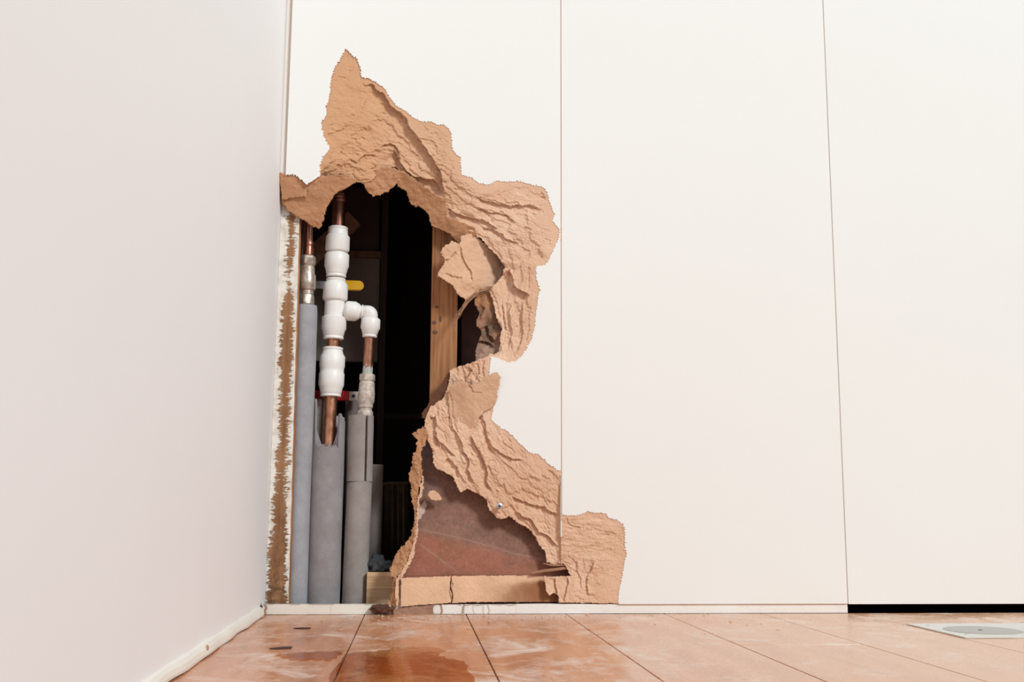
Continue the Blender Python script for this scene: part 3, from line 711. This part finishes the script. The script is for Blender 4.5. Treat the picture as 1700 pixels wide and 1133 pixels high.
def prof_from(y0, y1, rows, k):
    return [((y-y0)/(y1-y0), r*k) for y, r in rows]
PY = .085; K = mpp(PY)
def lathe_px(name, x0, y0, x1, y1, rows, mat_, parent, Y=PY, seg=40, **kw):
    bm = bmesh.new(); add_lathe(bm, P(x0, y0, Y), P(x1, y1, Y), prof_from(y0, y1, rows, mpp(Y)), seg, **kw); o_ = bm_obj(name, bm, mat_, parent, True)
    m_ = o_.modifiers.new('edge', 'EDGE_SPLIT'); m_.split_angle = math.radians(38); return o_
# left riser
LY = .062
lr = thing('copper_riser', 'thin dark copper pipe with plated compression fitting rising from the leftmost foam sleeve', 'pipe', P(493, 1002, LY))
lr.location = (P(511, 507, LY).x, LY, .02)
lathe_px('copper_tube', 514, 330, 509.5, 520, [(330, 7), (520, 7)], M_CU_OLD, lr, LY)
lathe_px('reducer', 513, 402, 511.5, 430, [(402, 7.6), (404, 8.4), (408, 8.4), (409, 7.4), (413, 8.6), (430, 8.8)], M_CU_OLD, lr, LY)
lathe_px('compression_nut', 511, 425, 510.5, 443, [(425, 10), (427, 13.4), (439, 13.6), (441, 11.5), (443, 11)], M_NUT, lr, LY, 48, hexr=(1, 2))
lathe_px('fitting_body', 510.5, 442, 509.5, 492, [(442, 10.5), (444, 12), (455, 12.4), (458, 14.2), (478, 14.4), (482, 13.0), (483, 11), (489, 11), (490, 10), (492, 10)], M_NUT, lr, LY)
lathe_px('compression_nut', 509, 489, 508.5, 508, [(489, 10), (491, 12.6), (503, 13.4), (506, 12.4), (508, 10)], M_NUT, lr, LY, 48, hexr=(1, 2))

# plumbing with white push-fit fittings
pr = thing('water_pipe_run', 'copper water pipes joined by white plastic push-fit couplings, tee and elbow', 'pipe', (float(P(545, 740, PY).x), PY, .02))
def cx(y): return 562.5-(y-360)*.0455 if y > 360 else 562.5+(360-y)*.03
def seg_c(name, y0, y1, rows, mat_, **kw): return lathe_px(name, cx(y0), y0, cx(y1), y1, rows, mat_, pr, PY, **kw)
seg_c('copper_tube', 290, 455, [(290, 11), (455, 10.5)], M_CU_OLD)
seg_c('pipe_collar', 322, 336, [(322, 11.5), (323, 13), (329, 13), (330, 12), (334, 12.3), (336, 11.3)], M_CU_OLD)
seg_c('copper_tube', 452, 600, [(452, 10.8), (600, 10.8)], M_CU)
seg_c('copper_tube', 640, 1000, [(640, 10.8), (1000, 10.8)], M_CU)
seg_c('push_fit_coupling', 377.5, 461, [(377.5, 14.5), (378.5, 16.2), (381, 16.4), (382.5, 15.4), (384, 16.2), (391, 16.6), (394, 19.6), (415, 19.9), (418, 18.5), (419, 15), (421.5, 15), (422, 18.5), (424, 20), (443, 20), (447, 18.2), (453, 17),
       (455.5, 16.4), (456.5, 15.6), (458, 16.5), (460, 16.4), (461, 15)], M_PLASTIC, seg=80, flute=(6, 7, 12, 13))
tee = seg_c('push_fit_tee', 463, 564, [(463, 14.5), (464, 16), (466.5, 16.2), (468, 15.5), (470, 17.4), (474, 20), (497, 20.3), (500, 18.5), (501, 16.4), (526, 16.6), (528, 20), (546, 20.2), (551, 18), (557, 17), (559, 15.8), (560.5, 16.7), (563, 16.6), (564, 15)],
       M_PLASTIC, seg=80, flute=(5, 6, 10, 11))
seg_c('push_fit_coupling', 577, 659, [(577, 14.5), (578, 16.6), (581, 16.6), (582, 15.6), (584, 16.6), (588, 17.5), (593, 20.6), (609, 20.6), (613, 19.5), (619, 19.5), (621, 20.6), (640, 20.6), (644, 19), (650, 17.5), (654, 16.8), (655, 15.8), (656.5, 16.8), (658.5, 16.6), (659, 15)],
       M_PLASTIC, seg=80, flute=(6, 7, 10, 11))
# branch towards the right (horizontal axis)
bm = bmesh.new(); zy = 515.5
A_ = P(cx(515), 515, PY); B_ = P(606, 518.5, PY)
def hp(rows): return [((x-cx(515))/(606-cx(515)), r*K) for x, r in rows]
add_lathe(bm, A_, B_, hp([(cx(515), 10), (569, 10.5), (571, 10.5), (572.5, 12), (574, 15.5), (578, 16.3), (590, 16.3), (593, 14.5), (597, 12.5), (598, 10.5), (600, 10.5), (600.8, 12.3), (602, 12.3), (602.8, 10.5), (606, 11.3)]), 64, flute=(5, 6))
o = bm_obj('push_fit_tee_branch', bm, M_PLASTIC, tee, True)
# elbow
bm = bmesh.new()
pts_ = [P(604, 518.5, PY)]+[P(611+5*math.sin(a), 523.5-5*math.cos(a), PY) for a in [0, .3, .6, .9, 1.2, 1.57]]+[P(616, 534, PY)]
tube(bm, pts_, [11.0*K]*len(pts_), 32)
el = bm_obj('push_fit_elbow', bm, M_PLASTIC, pr, True)
bm = bmesh.new(); add_lathe(bm, P(616, 528, PY), P(613.5, 561, PY), [((y-528)/33, r*K) for y, r in [(528, 11), (529, 13.8), (531, 15.5), (545, 16), (549, 14), (556, 12), (557, 11), (558, 12.2), (560, 12), (561, 10)]], 64, flute=(2, 3))
bm_obj('elbow_collar', bm, M_PLASTIC, el, True)
lathe_px('copper_tube', 613.5, 556, 606, 700, [(556, 8.3), (700, 8.3)], M_CU_PAT, pr)
lathe_px('compression_nut', 610, 621, 609.5, 635, [(621, 9.5), (622.5, 12.9), (632, 13.1), (634, 11), (635, 10)], M_NUT2, pr, PY, 48, hexr=(1, 2))
lathe_px('fitting_body', 609.5, 634, 606.5, 684, [(634, 11), (636, 12.4), (648, 13), (654, 13.8), (667, 13.6), (671, 12), (672, 11.6), (677, 11.8), (678, 10.3), (682, 10.2), (684, 11)], M_NUT2, pr)
lathe_px('compression_nut', 606.5, 682, 606, 697, [(682, 11), (684, 12.8), (691, 13.2), (694, 12), (697, 11)], M_NUT2, pr, PY, 48, hexr=(1, 2))

# foam sleeves
def sleeve(name, label, x0, y0, x1, y1, r, mat_, Y, topf=None, topi=None, shell=0, bend=0.0, seg=48, arc=None, inner=.55, nrow=60, rnd=0, zfix=None):
    """a foam tube; topf(angle) lowers or raises the top edge (metres)"""
    A_ = P(x0, y0, Y); B_ = P(x1, y1, Y)
    if zfix is not None: B_.z = zfix
    bm = bmesh.new(); ks = list(range(seg+1)) if arc else list(range(seg))
    outer = []; inn = []
    for i in range(nrow+1):
        t_ = i/nrow; ro = []; ri = []
        for k in ks:
            a = (arc[0]+(arc[1]-arc[0])*k/seg) if arc else 2*math.pi*k/seg
            dz = topf(a) if topf else 0
            c = A_.lerp(B_, t_)+Vector((bend*math.sin(t_*5+1), 0, dz*(1-t_)**6))
            rr = r*(1+.006*math.sin(3*a+t_*9)+.004*math.sin(5*a-t_*23))
            if rnd and t_ < .03: rr *= .93+.07*math.sqrt(min(1, t_/.03+.01))
            zrel = dz*(1-t_)**6-t_*(A_.z-B_.z); fin = inner+(shell-inner)*min(1, max(0, (zrel+.012)/.004)) if shell and dz > .02 and math.sin(a) < .3 else inner
            ci_ = c if topi is None else c+Vector((0, 0, (topi(a)-dz)*(1-t_)**6))
            ro.append(bm.verts.new(c+Vector((math.cos(a)*rr, math.sin(a)*rr, 0)))); ri.append(bm.verts.new(ci_+Vector((math.cos(a)*r*fin, math.sin(a)*r*fin, 0))))
        outer.append(ro); inn.append(ri)
    n = len(ks); cyc = range(n) if not arc else range(n-1)
    for i in range(nrow):
        for k in cyc:
            j = (k+1) % n
            bm.faces.new((outer[i][k], outer[i][j], outer[i+1][j], outer[i+1][k])); bm.faces.new((inn[i][k], inn[i+1][k], inn[i+1][j], inn[i][j]))
        if arc:
            bm.faces.new((outer[i][0], outer[i+1][0], inn[i+1][0], inn[i][0])); bm.faces.new((outer[i][-1], inn[i][-1], inn[i+1][-1], outer[i+1][-1]))
    for k in cyc:
        j = (k+1) % n
        bm.faces.new((outer[0][k], inn[0][k], inn[0][j], outer[0][j])); bm.faces.new((outer[-1][k], outer[-1][j], inn[-1][j], inn[-1][k]))
    B_ = Vector((B_.x, B_.y, B_.z)); o_ = bm_obj(name, bm, mat_, None, True, origin=tuple(B_)); 
    m_ = o_.modifiers.new('edge', 'EDGE_SPLIT'); m_.split_angle = math.radians(50); return o_
o = sleeve('foam_pipe_sleeve', '', 508, 508, 491, 1003, 18.2*mpp(LY), M_FOAM_L, LY, rnd=1, bend=.0008, zfix=-.0118, inner=.45)
tag(o, 'pale bluish-grey foam pipe sleeve standing leftmost, against the painted batten', 'pipe insulation')
# centre sleeve: front cut away at the top, two shards left standing
def top_c(a, tr=.68, tl=.62):
    # a: 0=+x (right), pi=left, 3pi/2 = towards camera
    a = a % (2*math.pi); x_ = math.cos(a); fr = -math.sin(a)
    h = 0.0
    if x_ > tr: h = .054*min(1, (x_-tr)/.06)*(1-.25*max(0, x_-.8)/.2)
    elif x_ < -tl: h = .078*min(1, (-x_-tl)/.06)
    elif fr < 0: h = .045
    return h+.002*math.sin(a*17)+.0012*math.sin(a*31)
o = sleeve('foam_pipe_sleeve', '', 543, 742, 534.5, 1003, 28*mpp(PY), M_FOAM_C, PY, topf=top_c, shell=.86, seg=144, zfix=-.0118, inner=.42, nrow=90)
tag(o, 'widest grey foam pipe sleeve with torn split top round the bare copper pipe', 'pipe insulation')
o = sleeve('foam_pipe_sleeve', '', 599.5, 691, 597, 800, 20.5*mpp(PY), M_FOAM_R, PY, inner=.5, arc=(-.95, 2*math.pi-1.15), nrow=30)
tag(o, 'short smooth grey foam sleeve under the right-hand fitting, slit down one side', 'pipe insulation')
o = sleeve('foam_pipe_sleeve', '', 597, 801, 588, 1003, 20*mpp(PY), M_FOAM_R, PY, inner=.5, zfix=-.0118, topf=lambda a: -.0012*math.sin(a*2+1))
tag(o, 'long leaning grey foam sleeve below the joint, right of the widest sleeve', 'pipe insulation')
# lagged pipe behind
o = sleeve('foam_pipe_sleeve', '', 616, 772, 610, 1003, 20*mpp(.16), M_FOAM_R, .16, inner=.5, zfix=-.0118)
tag(o, 'shadowed grey-brown foam sleeve mostly hidden behind the leaning right-hand one', 'pipe insulation')
# pine blocks and scraps
a = P(609, 951, .06); b = P(657, 1002, .06)
o = box('pine_block', (a.x, .06, .0), (b.x+.06, .105, a.z), M_PINE_END, bev=.001, origin=((a.x+b.x)/2, .08, -.0118))
o.scale = (1, 1, 1); tag(o, 'sawn pine block lying at the foot of the pipes behind the torn rim', 'wood block')
for v in o.data.vertices:
    if v.co.z < .02: v.co.z = 0.0
bm = bmesh.new(); r = bmesh.ops.create_icosphere(bm, subdivisions=4, radius=1)
for v in bm.verts:
    n_ = v.co.normalized(); f_ = 1+.25*math.sin(n_.x*7+1)*math.sin(n_.z*6)+.12*math.sin(n_.x*19+n_.y*11)
    v.co = Vector((n_.x*.024*f_, n_.y*.014*f_, max(-.5, n_.z*(.7 if n_.x > .2 else 1.4))*.013*f_))
zmin = min(v.co.z for v in bm.verts)
bmesh.ops.translate(bm, verts=bm.verts, vec=Vector((P(632, 940, .088).x, .086, a.z-zmin)))
o = bm_obj('foam_scrap', bm, foam('blue_grey_foam', (.075, .08, .088), (.05, .055, .06), (.10, .11, .12)), None, True, origin=(P(632, 940, .088).x, .086, a.z)); tag(o, 'ragged blue-grey foam scrap lying on the pine block', 'foam scrap')
# stud, maroon board
SX0 = float(at(718, 400, .05)[0]); SX1 = float(at(760, 500, .05)[0])
bm = bmesh.new(); add_box(bm, (SX0, .05, -.0118), (SX1, .092, ZT-.002), .0012)
for v in bm.verts: v.co.x += 0.0
stud = bm_obj('timber_stud', bm, M_PINE, None, origin=((SX0+SX1)/2, .07, -.0118)); tag(stud, 'upright knotty pine stud seen through the hole behind the torn flap', 'timber')
for kx, ky, rw, rh in ((725, 510, 2.6, 1.8), (721, 536, 2.8, 2.6), (722, 552, 3.4, 2.8), (731, 530, 1.6, 4.5)):
    bm = bmesh.new(); bmesh.ops.create_icosphere(bm, subdivisions=2, radius=1); c_ = P(kx, ky, .05)
    for v in bm.verts: v.co = Vector((v.co.x*rw*.0014, v.co.y*.0004, v.co.z*rh*.0013))+c_
    bm_obj('knot', bm, mat('dark_knot', (.13, .06, .035), .8), stud, True)
mx0 = float(at(767, 550, .09)[0])
o = box('backing_board', (mx0, .1, -.0118), (PW1+.05, .112, ZT-.004), M_MAROON, origin=((mx0+PW1)/2, .106, -.0118), bev=.0005); tag(o, 'dull maroon backing board right of the pine stud', 'board')
# yellow lever valve
vy = .15
v1 = thing('stop_valve', 'valve lever with yellow sleeve poking out behind the white tee', 'valve', P(528, 475, vy+.03))
bm = bmesh.new(); ya, yb = P(560, 474, vy), P(604, 475, vy)
ang = [math.pi/2-math.pi*k/20 for k in range(21)]
st_ = [(ya.x, yb.z+.009)]+[(yb.x-.009+.009*math.cos(a), yb.z+.009*math.sin(a)) for a in ang]+[(ya.x, yb.z-.009)]
f_ = bm.faces.new([bm.verts.new((x, vy-.003, z)) for x, z in st_]); r = bmesh.ops.extrude_face_region(bm, geom=[f_])
bmesh.ops.translate(bm, verts=[v for v in r['geom'] if isinstance(v, bmesh.types.BMVert)], vec=(0, .006, 0))
bmesh.ops.bevel(bm, geom=[e for e in bm.edges if abs(e.verts[0].co.y-e.verts[1].co.y) < 1e-6], offset=.0012, segments=2, affect='EDGES')
bm_obj('lever_sleeve', bm, M_YELLOW, v1)
sa = P(503, 474, vy)
box('lever_arm', (sa.x, vy-.0012, ya.z-.007), (ya.x+.002, vy+.0012, ya.z+.007), M_STEEL, v1, .0005)
bm = bmesh.new(); add_lathe(bm, P(506, 440, vy+.025), P(505, 515, vy+.025), [(0, .010), (.1, .015), (.3, .015), (.35, .018), (.65, .018), (.7, .015), (.9, .015), (1, .010)], 32, hexr=(1, 2, 5, 6)); bm_obj('valve_body', bm, M_NUT, v1)
bm = bmesh.new(); tube(bm, [P(506, 300, vy+.025), P(506, 440, vy+.025)], .011, 20); bm_obj('copper_tube', bm, M_CU_OLD, v1, True)
bm = bmesh.new(); tube(bm, [P(505, 515, vy+.025), Vector((P(503, 900, vy+.025).x, vy+.025, -.0118))], .011, 20); bm_obj('copper_tube', bm, M_CU_OLD, v1, True)
# red lever valve
vy = .13
v2 = thing('stop_valve', 'valve lever with red sleeve and steel tip behind the lower white coupling', 'valve', P(540, 655, vy+.02))
r0, r1, r2 = P(520, 656, vy), P(580, 658, vy), P(598, 658, vy)
box('lever_sleeve', (r0.x, vy-.003, r1.z-.0085), (r1.x, vy+.003, r1.z+.009), M_RED, v2, .002)
box('lever_arm', (r1.x-.001, vy-.0015, r1.z-.008), (r2.x, vy+.0015, r1.z+.008), M_NUT2, v2, .0006)
bm = bmesh.new(); add_lathe(bm, (P(587, 658, vy).x, vy-.0025, r1.z), (P(587, 658, vy).x, vy+.001, r1.z), [(0, .002), (.3, .003), (1, .003)], 16); bm_obj('lever_nut', bm, M_BLACK, v2)
bm = bmesh.new(); tube(bm, [P(585, 661, vy+.03), Vector((P(578, 900, vy+.03).x, vy+.03, -.0118))], .012, 20); bm_obj('pipe_tail', bm, M_DARKGREY, v2, True)
bm = bmesh.new(); tube(bm, [P(587, 658, vy+.004), P(587, 658, vy+.03)], .004, 12); bm_obj('valve_stem', bm, M_NUT, v2)
# diagonal lath
dl0, dl1 = P(488, 452, .20), P(588, 362, .20); dv = (dl1-dl0).normalized(); nv = Vector((-dv.z, 0, dv.x)); bm = bmesh.new()
w_ = .0165; vv = []
for yy in (.20, .215):
    for p, s in ((dl0, -1), (dl1+dv*.000, -1), (dl1, 1), (dl0, 1)): vv.append(bm.verts.new(Vector((p.x, yy, p.z))+nv*(s*w_)))
for f in ((0, 1, 2, 3), (7, 6, 5, 4), (0, 4, 5, 1), (1, 5, 6, 2), (2, 6, 7, 3), (3, 7, 4, 0)): bm.faces.new([vv[i] for i in f])
o = bm_obj('timber_brace', bm, dirty('brace_wood', (.26, .14, .085), (.17, .085, .05), 40, .8), None, origin=tuple((dl0+dl1)/2)); tag(o, 'short diagonal brown timber brace behind the top copper pipe', 'timber')
# grey board with rail deep in the wall
g0 = P(480, 425, .26); g1 = P(627, 601, .26)
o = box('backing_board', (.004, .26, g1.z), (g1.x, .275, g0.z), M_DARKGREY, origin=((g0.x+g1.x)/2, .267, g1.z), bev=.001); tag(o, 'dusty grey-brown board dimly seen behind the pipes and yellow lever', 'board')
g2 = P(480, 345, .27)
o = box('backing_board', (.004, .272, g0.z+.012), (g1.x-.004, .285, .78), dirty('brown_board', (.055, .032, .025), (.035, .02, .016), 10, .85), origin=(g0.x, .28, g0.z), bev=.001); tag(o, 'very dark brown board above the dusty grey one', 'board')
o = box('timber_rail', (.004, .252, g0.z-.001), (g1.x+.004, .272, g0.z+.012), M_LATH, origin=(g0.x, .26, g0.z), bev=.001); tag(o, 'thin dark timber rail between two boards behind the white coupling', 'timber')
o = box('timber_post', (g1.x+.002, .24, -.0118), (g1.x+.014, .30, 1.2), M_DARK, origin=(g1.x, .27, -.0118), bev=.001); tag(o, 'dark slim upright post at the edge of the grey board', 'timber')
# crosswise pipe and pair of dim uprights far back
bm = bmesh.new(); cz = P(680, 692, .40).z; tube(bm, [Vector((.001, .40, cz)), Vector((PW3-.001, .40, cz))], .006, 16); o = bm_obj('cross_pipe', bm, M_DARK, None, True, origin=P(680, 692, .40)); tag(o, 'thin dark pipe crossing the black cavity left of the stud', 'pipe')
bm = bmesh.new(); add_lathe(bm, P(661, 800, .36), Vector((P(661, 990, .36).x, .36, -.0118)), [(0, .026), (.01, .030), (.03, .030), (.04, .027), (1, .027)], 36)
for k in (-1, 0, 1): add_lathe(bm, P(661+k*9, 806, .333), Vector((P(661+k*9, 990, .333).x, .333, -.0118)), [(0, .0025), (1, .0025)], 8)
o = bm_obj('waste_pipe', bm, dirty('aged_cream_plastic', (.16, .10, .05), (.10, .06, .03), 30, .6), None, True, origin=(P(661, 990, .36).x, .36, -.0118)); tag(o, 'dim cream ribbed waste pipe in the dark behind the torn rim', 'pipe')
# dark lump of muck on the kick rail
bm = bmesh.new(); bmesh.ops.create_icosphere(bm, subdivisions=4, radius=1); c_ = P(629, 1013, -.004)
for v in bm.verts:
    n_ = v.co.normalized(); f_ = 1+.16*math.sin(n_.x*6+2)*math.cos(n_.z*5)+.08*math.sin(n_.x*17+n_.z*13); v.co = Vector((n_.x*.0165*f_*(1.25 if n_.x > 0 else .8), n_.y*.0085*f_, n_.z*.0078*f_))+c_
bmesh.ops.translate(bm, verts=bm.verts, vec=(0, 0, -min(v.co.z for v in bm.verts)+.0003))
o = bm_obj('debris_lump', bm, dirty('rotten_brown', (.13, .05, .025), (.05, .02, .012), 200, .9, 0, .0012), None, True, origin=(c_.x, c_.y, .0003)); tag(o, 'dark brown crumbly lump against the cream kick rail at the tear', 'debris')

# ------------------------------------------------------------------ on the floor
def fpoly(pts): return [tuple(floor_y(x, y)[:2]) for x, y in pts]
def flat(name, pts, z0, z1, mat_, parent=None, origin=None, bev=0):
    bm = bmesh.new(); f = bm.faces.new([bm.verts.new((x, y, z0)) for x, y in pts]); r = bmesh.ops.extrude_face_region(bm, geom=[f])
    tops = [v for v in r['geom'] if isinstance(v, bmesh.types.BMVert)]; bmesh.ops.translate(bm, verts=tops, vec=(0, 0, z1-z0))
    return bm_obj(name, bm, mat_, parent, origin=origin)
pl = fpoly([(1505, 1038), (1700, 1037)])
y0_ = pl[0][1]; x0_ = pl[0][0]; y1_ = floor_y(1600, 1061)[1]
cplate = thing('floor_plate', 'flat off-white metal plate with a grey round disc let into the floor at right', 'plate', ((x0_+.11), (y0_+y1_)/2, 0.0003))
W_ = .235
plate = flat('plate', [(x0_, y0_), (x0_+W_, y0_), (x0_+W_, y1_), (x0_, y1_)], .0003, .0018, mat('off_white_metal', (.68, .65, .60), .5), cplate)
dc = floor_y(1632, 1049.5)
ell = [(dc[0]+.052*math.cos(2*math.pi*k/48), dc[1]+min(.052, abs(y1_-y0_)*.42)*math.sin(2*math.pi*k/48)) for k in range(48)]
flat('disc', ell, .0018, .0024, mat('grey_metal_disc', (.42, .40, .37), .45), cplate)
for sx, sy in ((.02, .8), (.20, .8), (.02, .15), (.20, .15)):
    bm = bmesh.new(); c_ = Vector((x0_+sx, y0_+(y1_-y0_)*sy, .0018)); add_lathe(bm, c_, c_+Vector((0, 0, .0006)), [(0, .003), (.6, .003), (1, .002)], 16); bm_obj('screw', bm, M_STEEL, cplate)
bm = bmesh.new(); c_ = Vector((dc[0]-.004, dc[1], .0024)); add_lathe(bm, c_, c_+Vector((0, 0, .0004)), [(0, .0035), (1, .003)], 12); bm_obj('screw', bm, M_BLACK, cplate)
def puddle(label, pts, seed):
    P_ = fpoly(pts); out = []
    n = len(P_); rr = random.Random(seed)
    for i in range(n):
        a, b, c, d = (Vector(P_[(i+k-1) % n]) for k in range(4))
        for k in range(10):
            t_ = k/10; p = .5*((2*b)+(c-a)*t_+(2*a-5*b+4*c-d)*t_*t_+(3*b-a-3*c+d)*t_**3)
            out.append((p.x+.0015*math.sin(i*3+k), p.y+.003*math.sin(i*2.1+k*.9)))
    cx_ = sum(p[0] for p in out)/len(out); cy_ = sum(p[1] for p in out)/len(out)
    o_ = flat('puddle', out, .0003, .0009, M_WATER, None, origin=(cx_, cy_, .0003)); return tag(o_, label, 'puddle')
puddle('large glossy wet patch on the floorboards in front of the hole', [(548, 1150), (570, 1092), (600, 1084), (625, 1083), (660, 1077), (700, 1075), (738, 1080), (728, 1088), (745, 1095), (770, 1100), (778, 1115), (785, 1150), (660, 1160)], 1)
puddle('small glossy wet patch near the left wall, left of the large one', [(458, 1089), (500, 1085), (545, 1083), (568, 1084), (560, 1092), (545, 1098), (520, 1097), (490, 1098), (470, 1093)], 2)
for pts, lab in (([(487, 1044.6), (500, 1043.6), (516, 1043.8), (514, 1045.2), (500, 1045.6)], 'dark brown wood sliver on the floor nearest the kick rail'), ([(447, 1078.6), (468, 1075.8), (485, 1075.4), (483, 1078), (465, 1079)], 'longer dark sliver on the floor nearer the viewer')):
    P_ = fpoly(pts); c_ = (sum(p[0] for p in P_)/5, sum(p[1] for p in P_)/5, .0003)
    o = flat('wood_sliver', P_, .0003, .0013, mat('dark_sliver', (.06, .025, .018), .7), None, origin=c_); tag(o, lab, 'splinter')
# crumbs of board on the floor along the kick rail
rc = random.Random(12); cr = thing('crumbs', '', '')
bpy.data.objects.remove(cr)
bm = bmesh.new()
for k in range(170):
    x = rc.choice((rc.uniform(.15, .75), rc.gauss(.28, .10))); y = KY-.006-abs(rc.gauss(0, .10)); s = rc.uniform(.0005, .0016)*(1.6 if rc.random() < .1 else 1)
    if x < .01: continue
    r = bmesh.ops.create_icosphere(bm, subdivisions=1, radius=s)
    for v in r['verts']: v.co = Vector((v.co.x*rc.uniform(.7, 1.6)+x, v.co.y*rc.uniform(.7, 1.6)+y, v.co.z*.6+s*.6+.0002))
o = bm_obj('board_crumbs', bm, M_MDF, None, origin=(.35, -.05, .0002)); tag(o, 'scattered pale crumbs of broken board on the floor along the kick rail', 'debris'); o['kind'] = 'stuff'
